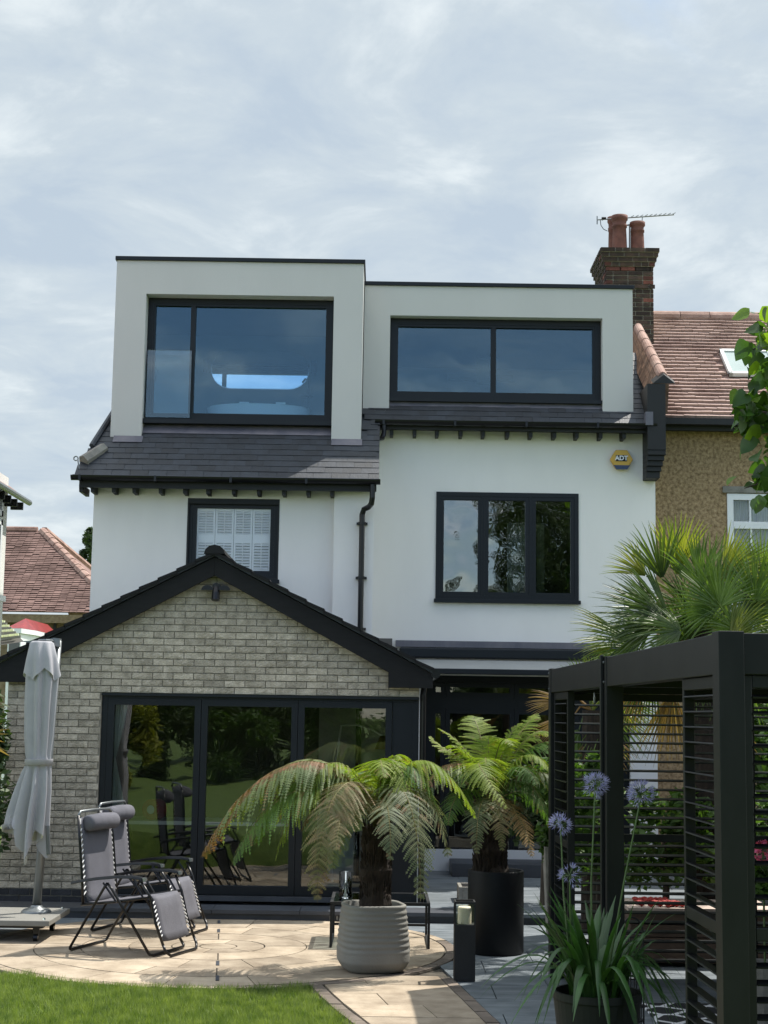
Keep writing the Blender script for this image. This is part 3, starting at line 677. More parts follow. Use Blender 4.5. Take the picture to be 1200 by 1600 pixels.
# ---- alarm box
ab = thing('alarm_box', 'yellow hexagonal alarm bell box reading ADT high on the white wall', 'alarm box', at(970, 719, YR - .002))
ac = at(970, 719, YR); rr = 17.5 / (F / YR)
hexp = lambda r: [(ac.x + r * math.cos(k * math.pi / 3) * 1.03, ac.z + r * math.sin(k * math.pi / 3) * .98) for k in range(6)]
b = MB(); b.prism(hexp(rr), YR - .075, YR - .003); b.build('cover', M_YEL, ab, bevel=.008)
b = MB(); b.prism([(ac.x - rr * .75, ac.z - rr * .55), (ac.x - rr * .50, ac.z - rr * .93), (ac.x + rr * .50, ac.z - rr * .93), (ac.x + rr * .75, ac.z - rr * .55)], YR - .084, YR - .076); b.build('strobe_panel', M_BLUE, ab)
b = MB(); b.box(ac.x - .078, ac.x + .072, YR - .080, YR - .076, ac.z - .028, ac.z + .055); b.build('logo_plate', M_BLACKM, ab)
cu = bpy.data.curves.new('lettering', 'FONT'); cu.body = 'ADT'; cu.size = .085; cu.align_x = 'CENTER'; cu.align_y = 'CENTER'; cu.extrude = .002; cu.offset = .003
tmp = bpy.data.objects.new('t', cu); COL.objects.link(tmp); bpy.context.view_layer.update()
me = bpy.data.meshes.new_from_object(tmp); bpy.data.objects.remove(tmp); me.materials.append(M_TXT); me.name = 'lettering'
inst(me, 'lettering', ab, (ac.x - .003, YR - .083, ac.z + .013), (R(90), 0, 0))

# ---- rear glazed doors below the awning
Yd = YR + .10
df = MB(); rectframe(df, dr[0] + .002, dr[1] - .002, .10, ZD - .002, Yd - .03, Yd + .08, .09); dfo = df.build('door_frame', M_ANTH, house, bevel=.004)
ztr = Z(1092, Yd, 760); zt0 = Z(1105, Yd, 760)
m = MB(); m.box(dr[0] + .09, dr[1] - .09, Yd - .035, Yd + .07, zt0 - .03, ztr + .02); m.build('transom', M_ANTH, dfo)
xs = [dr[0] + .09, X(695, Yd, 1200), X(803, Yd, 1200), X(905, Yd, 1200), dr[1] - .09]
for i in range(4):
    a, c_ = xs[i], xs[i + 1]
    for z0_, z1_ in ((.20, zt0 - .03), (ztr + .02, ZD - .094)):
        s = MB(); rectframe(s, a + .002, c_ - .002, z0_, z1_, Yd - .02, Yd + .06, .06); s.build('door_leaf' if z0_ < 1 else 'transom_light', M_ANTH, dfo)
        q = MB(); q.box(a + .06, c_ - .06, Yd + .02, Yd + .026, z0_ + .06, z1_ - .06); q.build('glass_pane', G_DOOR, dfo)
room('kitchen_interior', house, dr[0] - .3, dr[1] + .2, YR + .31, YR + 4, .08, ZD + .1, M_INTD, M_FLOOR)
m = MB(); m.box(X(661, YR) , X(985, YR), YR - .02, YR - .003, .10, Z(1325, YR)); m.build('door_plinth', M_UPVC, house)
st = MB(); st.box(X(704, 20.1, 1340), X(858, 20.1, 1340), 19.75, 20.45, .10, .265)
so_ = st.build('door_step', M_GREYD, org=(X(780, 20.1), 20.1, .1), bevel=.006); tag(so_, 'dark stone door step block below the rear glazed doors', 'step')
m = MB(); m.box(X(652.5, 19.3, 1150), X(661, 19.3, 1150), 19.3, 19.36, .0, Z(1094, 19.3)); m.build('white_corner_post', M_UPVC, house)
# awning
aw = thing('folding_arm_awning', 'black cassette awning with grey fabric slightly wound out over the rear glazed doors', 'awning', (X(800, 20.2), 20.2, Z(1040, 20.2)))
xa, xb = X(618, YR, 1010), X(985, YR, 1010)
b = MB(); b.box(xa, xb, YR - .10, YR - .003, Z(1013, YR, 770), Z(1003, YR, 770)); b.build('flashing', M_LEAD, aw)
b = MB(); b.box(xa + .05, xb, YR - .24, YR - .004, Z(1030, YR - .1, 770), Z(1014, YR - .1, 770)); b.build('cassette', M_ANTH, aw, bevel=.02)
zf = Z(1031, YR - .1, 770); z2 = Z(1047, YR - .9, 770)
b = MB(); b.add([(xa + .1, YR - .2, zf - .01), (xb, YR - .2, zf - .01), (xb, YR - .9, z2), (xa + .1, YR - .9, z2), (xa + .1, YR - .2, zf - .016), (xb, YR - .2, zf - .016), (xb, YR - .9, z2 - .006), (xa + .1, YR - .9, z2 - .006)], [(0, 1, 2, 3), (7, 6, 5, 4), (0, 4, 5, 1), (3, 2, 6, 7)]); b.build('fabric', M_AWN, aw)
b = MB(); b.box(xa + .08, xb, YR - .98, YR - .9, z2 - .06, z2 + .01); b.build('front_bar', M_ANTH, aw, bevel=.01)
for xx in (xa + .5, xb - .5):
    b = MB(); b.tube([(xx, YR - .22, zf - .04), (xx + .28, YR - .55, (zf + z2) / 2 - .06), (xx + .05, YR - .9, z2 - .03)], .022, 6); b.build('folding_arm', M_ANTH, aw)

# ================================================================== PARTY WALL UPSTAND, NEIGHBOUR, CHIMNEY
pw_ = thing('party_wall_upstand', 'black painted brick kneeler with tiled coping between white and brown houses', 'parapet', at(1026, 745, 20.15))
Xk0, Xk1 = X(1014, 20.1, 660), X(1040, 20.1, 660)
zk = [Z(p, 20.1, 1026) for p in (745, 735, 727, 719, 711, 703, 600)]
offs = [.02, .015, .01, .005, 0, -.0]
for i in range(5):
    b = MB(); w0 = .026 * (4 - i); b.box(Xk0 - .02, Xk1 - .015 * (4 - i), 20.10 + .03 * (4 - i), YR + .2, zk[i] + .003, zk[i + 1]); b.build('corbel_course', M_BLACKM, pw_, bevel=.004)
b = MB(); b.box(Xk0 - .02, Xk1, 20.09, YR + .3, zk[5] + .003, Z(600, 20.1, 1026)); b.build('kneeler', M_BLACKM, pw_)
A = at(1037, 586, 20.12); Bp = at(990, 508, 22.1); Bp.x = A.x
dirv = (Bp - A); Ln = dirv.length; dirn = dirv.normalized(); upn = Vector((1, 0, 0)).cross(dirn).normalized()
wx = .15; hy = .12
b = MB(); cap = [A + Vector((-wx, 0, -hy)), A + Vector((wx, 0, -hy)), A]
b.add([p + Vector((0, -.03, 0)) for p in cap] + [p + Vector((0, .12, .08)) for p in cap], [(0, 1, 2), (5, 4, 3), (0, 2, 5, 3), (2, 1, 4, 5), (1, 0, 3, 4)]); b.build('end_cap', M_BLACKM, pw_)
b = MB(); Q = [Vector((-wx + .03, .0, -.62)), Vector((wx - .06, .0, -.62)), Vector((wx - .03, 0, -hy - .01)), Vector((0, 0, -.03)), Vector((-wx + .03, 0, -hy - .01))]
b.add([A + dirv * .12 + q for q in Q] + [Bp + q for q in Q], [(4, 3, 2, 1, 0), (5, 6, 7, 8, 9)] + [(i, (i + 1) % 5, (i + 1) % 5 + 5, i + 5) for i in range(5)]); b.build('upstand_wall', M_TERRAORG, pw_)
n = 6
for i in range(n):       # half-round coping tiles
    p0, p1 = A + dirv * (i / n + .03), A + dirv * ((i + 1) / n + .015)
    b = MB(); vs = []
    for p, k in ((p0, 1.02), (p1, 1.0)):
        for j in range(9):
            t = math.pi * j / 8; vs.append(p + Vector((wx * .46 * k * math.cos(t), 0, -hy * .7 + hy * .8 * k * math.sin(t))) + upn * .01)
    b.add(vs, [(j, j + 1, j + 10, j + 9) for j in range(8)] + [tuple(range(8, -1, -1))]); b.build('coping_tile', M_TERRA, pw_, smooth=False)
for i in range(2, 22):      # brown tiles hung down the left flank
    for k in range(2):
        p = A + dirv * ((i + .5 * k) / 22) + Vector((-wx * .72 - .05 * k, 0, -hy - .02 - .12 * k)); b = MB()
        b.obox(p, Vector((-.035, -.01, -.08)), dirn * .045, Vector((-.006, 0, .004))); b.build('flank_tile', M_TERRAORG, pw_)
m = MB(); m.box(Xk0 - .05, Xk0 + .05, 20.06, 20.2, zEr - .06, zEr + .12); m.build('gutter_end_lead', M_LEAD, pw_)

nb = thing('neighbour_house', 'brown pebbledashed neighbouring house with weathered clay tile roof on the right', 'house', (5, 21.2, 0))
YN = 21.0; xN0 = XRR + .004
nw = (X(1137, YN, 880), X(1137, YN, 880) + 1.5, Z(1010, YN, 1170), Z(772, YN, 1170))
zNe = Z(656, 20.8, 1120)
b = MB(); wall(b, xN0, 14, 0, zNe + .1, YN, YN + .3, [nw]); b.box(13.7, 14, YN + .3, 28, 0, zNe); b.build('wall', M_PEB, nb)
npit = .80; na = math.atan(npit); zr = Z(497, 23.3, 1110)
# ridge where the slope meets the sight line
d_ = ray(1110, 497); tY = (zNe - npit * 20.75 - H) / (d_.z - npit); zR = H + d_.z * tY; YRg = tY
b = MB(); b.add([(xN0 - .1, 20.75, zNe), (14.2, 20.75, zNe), (14.2, YRg, zR), (xN0 - .1, YRg, zR), (14.2, 2 * YRg - 20.75, zNe), (xN0 - .1, 2 * YRg - 20.75, zNe)], [(0, 1, 2, 3), (3, 2, 4, 5)]); b.build('roof', M_TILE, nb)
# tile courses
tm = MB(); LN = math.hypot(YRg - 20.75, zR - zNe); nrow = 30; gz = LN / nrow; e2 = Vector((0, math.cos(na), math.sin(na))); e3 = Vector((0, -math.sin(na), math.cos(na)))
r = random.Random(11)
skx0, skx1 = X(1140, 21.7, 560), X(1140, 21.7, 560) + .75; skv0, skv1 = LN * .38, LN * .62
for i in range(nrow):
    x = xN0 - .05 - .08 * (i % 2)
    while x < 9.5:
        v = i * gz
        w = .162
        if skx0 - .05 < x + .08 < skx1 + .05 and skv0 - .05 < v < skv1: x += .165; continue
        j = r.uniform(-.004, .004) + (.02 if r.random() < .015 else 0); lf = .050 + r.uniform(0, .006)
        base = Vector((x, 20.75, zNe)) + e2 * (v - j)
        a, c_ = base + e3 * lf, base + Vector((w, 0, 0)) + e3 * (lf + r.uniform(-.004, .004))
        u = e2 * (gz + .012) - e3 * .046
        tm.add([a, c_, c_ + u, a + u, a - e3 * .05, c_ - e3 * .05], [(0, 1, 2, 3), (4, 5, 1, 0)]); x += .165
to = tm.build('roof_tile', M_TILEPALE, nb); to['kind'] = 'stuff'
for i in range(16):
    b = MB(); x = xN0 + i * .46; vs = []
    for xx in (x, x + .45):
        for j in range(8):
            t = math.pi * j / 7; vs.append((xx, YRg + .12 * math.cos(t), zR - .03 + .13 * math.sin(t)))
    b.add(vs, [(j, j + 8, j + 9, j + 1) for j in range(7)] + [tuple(range(8))]); b.build('ridge_tile', M_TERRA if i % 2 else M_TILE, nb)
# skylight
b = MB(); o_ = Vector((0, 20.75, zNe))
def nr(x, v, l): return Vector((x, 0, 0)) + o_ + e2 * v + e3 * l
cc = (nr(skx0, skv0, .06) + nr(skx1, skv1, .06)) / 2
for (xa_, xb_, va, vb) in ((skx0, skx1, skv0, skv0 + .06), (skx0, skx1, skv1 - .06, skv1), (skx0, skx0 + .05, skv0, skv1), (skx1 - .05, skx1, skv0, skv1), ((skx0 + skx1) / 2 - .02, (skx0 + skx1) / 2 + .02, skv0, skv1)):
    c0 = (nr(xa_, va, .05) + nr(xb_, vb, .05)) / 2; b.obox(c0, Vector(((xb_ - xa_) / 2, 0, 0)), e2 * (vb - va) / 2, e3 * .03)
sko = b.build('skylight', M_NEIGH, nb)
b = MB(); b.add([nr(skx0 + .04, skv0 + .04, .06), nr(skx1 - .04, skv0 + .04, .06), nr(skx1 - .04, skv1 - .04, .06), nr(skx0 + .04, skv1 - .04, .06)], [(0, 1, 2, 3)]); b.build('glass_pane', mat('skylight_glass', (.35, .42, .40), .08, .05), sko)
b = MB(); b.box(xN0, 14, 20.62, 20.74, zNe - .10, zNe - .015); b.box(xN0, 14, 20.76, 20.80, zNe - .16, zNe - .03); b.box(xN0, 14, 20.80, YN, zNe - .13, zNe - .11); b.build('gutter', M_BLACKM, nb)
# white window
b = MB(); rectframe(b, nw[0] + .002, nw[1] - .002, nw[2], nw[3], YN - .02, YN + .07, .085); wfo = b.build('window_frame', M_UPVC, nb, bevel=.005)
zt_ = Z(821, YN, 1170); b = MB(); b.box(nw[0] + .085, nw[1] - .085, YN - .03, YN + .06, zt_ - .05, zt_ + .05); b.build('transom', M_UPVC, wfo, bevel=.005)
for xx, z0_, z1_ in ((X(1172, YN, 800), zt_ + .05, nw[3] - .09), (X(1174, YN, 850), nw[2], zt_ - .05)):
    b = MB(); b.box(xx - .012, xx + .012, YN - .01, YN + .05, z0_, z1_); b.build('glazing_bar', M_UPVC, wfo)
b = MB(); b.box(nw[0] + .08, nw[1] - .08, YN + .03, YN + .036, nw[2] + .05, nw[3] - .08); b.build('glass_pane', G_CLEAR, wfo)
b = MB(); n = 60; x0_, x1_ = nw[0], nw[1]
for i in range(n):
    a, c_ = x0_ + (x1_ - x0_) * i / n, x0_ + (x1_ - x0_) * (i + 1) / n
    b.add([(a, YN + .16 + .02 * (i % 2), nw[2]), (c_, YN + .16 + .02 * ((i + 1) % 2), nw[2]), (c_, YN + .16 + .02 * ((i + 1) % 2), nw[3]), (a, YN + .16 + .02 * (i % 2), nw[3])], [(0, 1, 2, 3)])
b.build('net_curtain', M_CURTW, wfo)
room('neighbour_room_interior', nb, nw[0] - .2, nw[1] + .2, YN + .31, YN + 2, nw[2] - .2, nw[3] + .1, M_INTD, M_FLOOR)
b = MB(); b.box(nw[0] - .06, nw[1] + .1, YN - .04, YN - .003, nw[3] + .01, nw[3] + .10); b.build('lintel', M_CONC2, nb, bevel=.005)

# chimney
YC = 22.6
ch = thing('brick_chimney', 'sooty brick chimney stack with corbelled top behind the white dormer', 'chimney', at(985, 560, YC))
xc0, xc1 = X(947, YC, 450), X(1021, YC, 450); zc0 = Z(570, YC, 985); zc1 = Z(389, YC, 985); CH = (zc1 - zc0) / 26
b = MB(); b.box(xc0 + .008, xc1 - .008, YC + .008, YC + .992, zc0 - 1.2, zc1 - .02)
for i in range(5):
    e_ = [0, .022, .044, .066, .088][i]; z = zc1 - CH * (5 - i); b.box(xc0 - e_ + .008, xc1 + e_ - .008, YC - e_ + .008, YC + 1 + e_ - .008, z, z + CH + (.0 if i < 4 else -.01))
b.build('stack_core', M_CMORTAR, ch)
bw = .225; bm = MB(); bm.box(0, 1, 0, 1, 0, 1)
bme = bm.mesh('brick', M_CBRICK); bmr = bm.mesh('brick', M_CBRICKR); r = random.Random(4)
for i in range(26):
    z = zc0 + i * CH; k = i - 21; e_ = .022 * k if k > 0 else (.02 if i == 17 else 0)
    for side in (0, 1):
        a, c_ = (xc0 - e_, xc1 + e_) if side == 0 else (YC - e_, YC + 1 + e_)
        if side == 1 and i < 15: continue
        x = a + (0 if i % 2 else -.112)
        while x < c_ - .02:
            s0, s1 = max(a, x), min(c_, x + bw - .012)
            if i % 3 == 1 and s1 - s0 > .15 and r.random() < .4: s1 = s0 + .1; x -= .113
            if s1 - s0 > .03:
                me = bmr if (17 < i < 23 and r.random() < .3) or r.random() < .04 else bme
                if side == 0: inst(me, 'brick', ch, (s0 + .001, YC - e_ - .006, z + .006), (0, 0, 0), (s1 - s0 - .002, .03, CH - .013))
                else: inst(me, 'brick', ch, (xc0 - e_ - .006, s0 + .03, z + .006), (0, 0, 0), (.03, s1 - s0 - .03, CH - .013))
            x += bw
b = MB(); b.lathe([(.55, -.02), (.45, .05), (0, .08)], ((xc0 + xc1) / 2, YC + .5, zc1), 4, rot=math.pi / 4); b.v = [(v[0], v[1], v[2]) for v in b.v]; b.build('flaunching', M_CMORTAR, ch)
def potp(px0, px1, pyt, Y, name, m=M_POT, fancy=True):
    x0_, x1_ = X(px0, Y, 360), X(px1, Y, 360); c0 = (x0_ + x1_) / 2; rr_ = (x1_ - x0_) / 2; zt_ = Z(pyt, Y, (px0 + px1) / 2); h_ = zt_ - zc1
    P = [(rr_ * .92, -.02), (rr_ * .84, h_ * .5), (rr_ * .8, h_ * .68), (rr_ * .9, h_ * .70), (rr_ * .9, h_ * .76), (rr_ * .8, h_ * .78), (rr_ * .84, h_ * .86), (rr_ * 1.0, h_ * .9), (rr_, h_), (rr_ * .8, h_), (rr_ * .7, h_ * .6), (rr_ * .65, 0)]
    b = MB(); b.lathe(P, (c0, Y, zc1), 20); return b.build('chimney_pot', m, ch, smooth=True)
potp(955, 981, 338, YC + .28, 'p'); potp(984, 1008, 348, YC + .3, 'p'); potp(949, 968, 340, YC + .72, 'p'); potp(982.5, 1001, 359, YC + .75, 'p')
an = thing('television_aerial', 'thin metal television aerial fixed to the chimney pots', 'aerial', at(984, 388, YC + .5))
Ya = YC + .5; b = MB(); p, q = at(933, 343.5, Ya), at(1053, 335.5, Ya); b.tube([p, q], .010, 6)
b.build('boom', M_ALU, an)
for i in range(10):
    t = .46 + .54 * i / 9; c0 = p.lerp(q, t); b = MB(); b.tube([c0 + Vector((-.0, -.12, -.01)), c0 + Vector((0, .12, .05))], .006, 5); b.build('element', M_ALU, an)
b = MB(); b.tube([p + Vector((0, 0, -.07)), p + Vector((0, 0, .06))], .010, 5); b.tube([p + Vector((.07, -.1, -.04)), p + Vector((.07, .1, .04))], .006, 5); b.build('reflector', M_ALU, an)
b = MB(); b.tube([at(984, 388, Ya), at(984, 350, Ya)], .016, 6); b.tube([at(976, 352, Ya), at(990, 351, Ya)], .014, 6); b.tube([at(1003, 349, Ya), at(1003.5, 341, Ya), at(1004, 338, Ya)], .007, 5); b.build('mast', M_ALU, an)
b = MB(); b.tube([at(938, 344, Ya), at(939, 352, Ya), at(943, 358, Ya), at(949, 361, Ya)], .006, 5); b.tube([at(940, 341, Ya), at(947, 341, Ya)], .02, 6); b.build('cable', M_BLACK, an)

# ================================================================== EXTENSION
ext = thing('brick_extension', 'single storey grey brick extension with black gable boards and dark bifold doors', 'extension', (X(338, YE), YE, 0))
def E(px, py): p = at(px, py, YE); return (p.x, p.z)
xe0 = X(7, YE, 1200); xe1 = X(655, YE, 1080)
dx0, dx1 = X(153, YE, 1250), X(653, YE, 1250); dz1 = Z(1085.5, YE, 400); dz0 = .10
apx, apz = E(338, 868); slopeL = (apz - E(-2, 1036)[1]) / (apx - E(-2, 1036)[0]); 
eaveR = E(676, 1050); pitE = (apz - eaveR[1]) / (eaveR[0] - apx)
zWallT = E(655, 1070)[1]
topz = lambda x: apz - .16 - abs(x - apx) * pitE
# mortar wall body
b = MB(); zc = topz(xe0) - .02
zc = min(topz(xe0), topz(xe1))
wall(b, xe0, xe1, 0, zc, YE, YE + .3, [(dx0, dx1, -1, dz1)])
b.prism([(xe0, zc), (xe1, zc), (xe1, topz(xe1)), (apx, topz(apx)), (xe0, topz(xe0))], YE, YE + .3)
b.box(xe0, xe0 + .3, YE + .3, YW - .01, 0, zc); b.box(xe1 - .3, xe1, YE + .3, YW - .2, 0, zc)
b.build('wall', M_MORTAR, ext)
# individual bricks (stretcher bond, a few rougher faces)
def brickmesh(L_, seed, rough):
    r = random.Random(seed); b = MB(); n = 6 if rough else 3; k = 3 if rough else 1; hh = .064
    vs = []
    for j in range(k + 1):
        for i in range(n + 1):
            ex = .0015 * r.uniform(-1, 1); dy_ = -.008 - (r.uniform(0, .008) if rough and 0 < i < n and 0 < j < k + 1 else 0)
            vs.append((L_ * i / n + (ex if 0 < i < n else 0), dy_, hh * j / k + ex))
    fs = [(j * (n + 1) + i, j * (n + 1) + i + 1, (j + 1) * (n + 1) + i + 1, (j + 1) * (n + 1) + i) for j in range(k) for i in range(n)]
    o = len(vs); vs += [(0, .01, 0), (L_, .01, 0), (L_, .01, hh), (0, .01, hh)]
    fs += [(o, o + 1, n, 0)[::1], (k * (n + 1), k * (n + 1) + n, o + 2, o + 3), (o, 0, k * (n + 1), o + 3), (n, o + 1, o + 2, k * (n + 1) + n)]
    return b.add(vs, fs)
BL = .215; bms = [brickmesh(BL, s, s % 3 == 0).mesh('brick', M_BRICK) for s in range(7)]
bbl = brickmesh(BL, 20, False).mesh('brick', M_BBRICK)
r = random.Random(8); zc_ = .10 - .075; row = 0; todo = []
zt_top = dz1
nfit = (dz1 - .0) / .075; zoff = dz1 - int(nfit) * .075 + .005
z = zoff - .075 * 0
while z < apz:
    x = xe0 + .002 - (.1125 if row % 2 else 0)
    while x < xe1 - .02:
        a, c_ = max(x, xe0 + .002), min(x + BL, xe1 - .002)
        if z < dz1 - .02:
            if a < dx0 < c_: c_ = dx0 - .004
            if a < dx1 < c_: a = dx1 + .004
        inside = z < dz1 - .02 and a > dx0 - .01 and c_ < dx1 + .01
        if c_ - a > .03 and not inside and z + .02 < topz((a + c_) / 2) + .02: todo.append((a, z, c_ - a))
        x += .225
    z += .075; row += 1
big = sorted(todo, key=lambda t: (t[0] < X(0, YE, 1200) - .1, t[1] < .16))
rest = MB(); print('bricks', len(todo))
for i, (a, z, w) in enumerate(big):
    if i < 300 or z < .2:
        dark = z < .16
        inst(bbl if dark else r.choice(bms), 'brick', ext, (a, YE - r.uniform(0, .003), z), (0, 0, 0), (w / BL, 1, 1))
    else: rest.box(a, a + w, YE - .008 - r.uniform(0, .003), YE + .01, z, z + .064)
if rest.v: ro = rest.build('brick', M_BRICK, ext); ro['kind'] = 'stuff'
# roof planes, barge boards, verge tiles
b = MB(); ez = eaveR[1] + .02; xeR, xeL = eaveR[0], 2 * apx - eaveR[0]
for xa_, sg in ((xeR, 1), (xeL, -1)):
    b.add([(apx, YE - .16, apz + .02), (xa_, YE - .16, ez), (xa_, YW - .13, ez), (apx, YW - .13, apz + .02)] + [(apx, YE - .16, apz - .02), (xa_, YE - .16, ez - .04), (xa_, YW - .13, ez - .04), (apx, YW - .13, apz - .02)],
          [(0, 1, 2, 3), (7, 6, 5, 4), (0, 4, 5, 1), (1, 5, 6, 2), (2, 6, 7, 3), (3, 7, 4, 0)])
exr = b.build('roof', M_SLATE, ext)
bh = .235
for sg in (1, -1):
    xa_ = xeR if sg > 0 else xeL; b = MB()
    xin = apx + sg * (X(607, YE - .15, 1050) - apx)
    zl = lambda x: apz - .03 - abs(x - apx) * pitE
    pts = [(apx, zl(apx)), (xa_, zl(xa_)), (xa_, zl(xa_) - .15), (xin, zl(xa_) - .15), (xin, zl(xin) - bh), (apx, zl(apx) - bh + .03)]
    if sg < 0: pts = pts[::-1]
    b.prism(pts, YE - .13, YE - .10 if False else YE - .095); b.build('barge_board', M_BARGE, ext, bevel=.004)
    s = MB(); s.box(min(xin, xa_) , max(xin, xa_), YE - .094, YE - .010, zl(xa_) - .145, zl(xa_) - .12); s.build('soffit_box', M_BARGE, ext)
    n = 12; ln = abs(xa_ - apx)
    for i in range(n):
        x0_, x1_ = apx + sg * ln * i / n, apx + sg * ln * (i + 1.06) / n; t = MB()
        z0_, z1_ = apz + .025 - abs(x0_ - apx) * pitE, apz + .045 - abs(x1_ - apx) * pitE
        p = [(x0_, z0_), (x1_, z1_), (x1_, z1_ - .035), (x0_, z0_ - .035)]
        if sg < 0: p = p[::-1]
        t.prism(p, YE - .19, YE + .25); t.build('verge_tile', M_BARGE, exr)
b = MB(); rt = [(apx + .115 * math.cos(t), apz + .0 + .10 * math.sin(t)) for t in [k * math.pi / 6 for k in range(7)]]; b.prism(rt[::-1], YE - .2, YW - .14); b.build('ridge_tile', M_BARGE, exr)
gz_ = eaveR[1]; b = MB(); b.tube([(eaveR[0] + .03, YE - .15, gz_ - .02), (eaveR[0] + .03, YW - .1, gz_ - .02)], .055, 8); b.build('gutter', M_BLACK, ext)
b = MB(); b.tube([(xe1 + .07, YE + .1, gz_ - .06), (xe1 + .045, YE + .06, gz_ - .25), (xe1 + .045, YE + .06, 0.1)], .0335, 8); b.build('downpipe', M_BLACK, ext)
# security light with camera
sx, sz = E(339, 925); sl_ = thing('security_light', 'black twin floodlight with dome camera under the gable peak', 'security light', (sx, YE - .01, sz))
b = MB(); b.lathe([(0, 0), (.045, 0), (.045, .05), (0, .05)], (sx, YE - .05, sz + .02), 12); b.tube([(sx, YE - .01, sz + .05), (sx, YE - .09, sz + .05)], .045, 12); b.build('bracket', M_BLACK, sl_)
b = MB(); b.tube([(sx, YE - .09, sz + .04), (sx, YE - .11, sz - .02), (sx, YE - .13, sz - .10)], [.035, .045, .045], 12); b.build('camera_body', M_BLACK, sl_, smooth=False)
for sg in (-1, 1):
    b = MB(); c0 = Vector((sx + sg * .092, YE - .13, sz + .03)); pr = []
    for j in range(9):
        t = math.pi * j / 8; pr.append((c0.x + .065 * math.cos(t), c0.z - .02 + .055 * math.sin(t)))
    b.prism(pr[::-1], YE - .14, YE - .09); b.tube([(sx, YE - .09, sz + .04), c0], .012, 6); b.build('lamp_head', M_BLACK, sl_)

# bifold doors
bf = MB(); rectframe(bf, dx0 + .002, dx1 - .002, dz0, dz1 - .003, YE + .02, YE + .12, .065, .06, .055); bfo = bf.build('bifold_frame', M_ANTH, ext, bevel=.004)
m = MB(); m.box(dx0 - .0, dx1 + .0, YE - .03, YE + .018, dz1 - .03, dz1 - .004); m.build('head_drip', M_ANTH, bfo)
bars = [X(p, YE + .05, 1250) for p in (164, 311, 463, 611, 652)]
for i in range(4):
    a, c_ = bars[i], bars[i + 1]; z0_, z1_ = dz0 + .062, dz1 - .06
    a += .003; c_ -= .003
    if i == 3:
        p = MB(); p.box(a, dx1 - .067, YE + .03, YE + .10, z0_, z1_); p.build('fixed_panel', M_ANTH, bfo); continue
    s = MB(); rectframe(s, a, c_, z0_, z1_, YE + .008, YE + .10, .068, .09, .07); s.build('door_leaf', M_ANTH, bfo, bevel=.004)
    q = MB(); q.box(a + .068, c_ - .068, YE + .05, YE + .056, z0_ + .09, z1_ - .07); q.build('glass_pane', G_DOOR, bfo)
h_ = MB(); hx = X(460, YE); h_.box(hx - .012, hx + .012, YE - .04, YE + .007, 1.0, 1.14); h_.build('door_handle', M_BLACK, bfo)
room('garden_room_interior', ext, xe0 + .35, xe1 - .35, YE + .31, YW - .05, .08, 2.9, M_INTD, M_FLOOR)
sl2 = MB(); sl2.box(dx0 - .05, dx1 + .05, YE - .05, YE + .02, .1, .15); sl2.build('door_sill', M_GREYD, ext)
# curtain, indoor table, chair
b = MB(); YQ = YE + .19; n = 26
for i in range(n):
    def cp(i, z, py):
        tt = i / n; x0_ = X(171, YQ, 1180); w = .17 if py < 1150 else (.10 if py < 1200 else .19)
        w = {1100: .19, 1150: .13, 1185: .07, 1230: .15, 1268: .20}[py]
        return (x0_ + w * tt, YQ + .03 * math.sin(i * 1.9), z)
    ys = [1100, 1150, 1185, 1230, 1268]
    for k in range(4):
        za, zb_ = Z(ys[k], YQ, 180), Z(ys[k + 1], YQ, 180)
        b.add([cp(i, za, ys[k]), cp(i + 1, za, ys[k]), cp(i + 1, zb_, ys[k + 1]), cp(i, zb_, ys[k + 1])], [(0, 1, 2, 3)])
cu_ = tag(b.build('curtain', M_CURT, org=(X(180, YQ), YQ, 1.5)), 'pale blue curtain tied back inside the left bifold door', 'curtain')
b = thing('dining_table', 'long white topped table inside the extension behind the bifold doors', 'table', (X(300, 18.2), 18.2, .08))
m = MB(); tz_ = .86; m.box(X(195, 18), X(470, 18), 17.9, 18.6, tz_ - .04, tz_); m.build('tabletop', M_UPVC, b)
for px in (200, 462):
    for yv in (17.95, 18.52):
        m = MB(); m.box(X(px, 18), X(px, 18) + .05, yv, yv + .05, .08, tz_ - .04); m.build('leg', M_INTD, b)
rc = thing('red_cushion', 'red and white round cushion standing on the indoor table', 'cushion', (X(253, 18.1), 18.1, tz_))
m = MB(); m.tube([(X(250, 18.1), 18.0, tz_ + .12), (X(250, 18.1) + .07, 18.14, tz_ + .12)], [.12, .12], 20); m.build('cushion', M_RED, rc)
m = MB(); m.tube([(X(250, 18.1) - .002, 17.995, tz_ + .12), (X(250, 18.1) + .072, 18.145, tz_ + .12)], [.05, .05], 16); m.build('white_band', M_UPVC, rc)

al = thing('arc_floor_lamp', 'thin arched white floor lamp indoors behind the third bifold pane', 'floor lamp', (X(531, 18.6), 18.75, .08))
m = MB(); m.tube([(X(528, 18.6), 18.75, .1), (X(530, 18.6), 18.75, Z(1190, 18.6)), (X(537, 18.6), 18.75, Z(1135, 18.6)), (X(560, 18.6), 18.75, Z(1133, 18.6)), (X(585, 18.6), 18.75, Z(1140, 18.6)), (X(602, 18.6), 18.75, Z(1150, 18.6))], .013, 8); m.build('arched_stem', M_UPVC, al)
m = MB(); m.lathe([(.0, .03), (.15, .02), (.15, 0), (0, 0)], (X(528, 18.6), 18.75, .08), 20); m.build('base', M_UPVC, al)
m = MB(); m.lathe([(.03, .16), (.10, 0), (.095, 0), (.02, .15)], (X(602, 18.6), 18.75, Z(1150, 18.6) - .16), 18); m.build('shade', mat('brass', (.55, .38, .12), .3, .1, 5, metal=.8), al)
pc_ = thing('wall_panel', 'pale grey framed panel on the indoor back wall behind the third pane', 'picture', (X(550, 19.3), 19.3, 1.2))
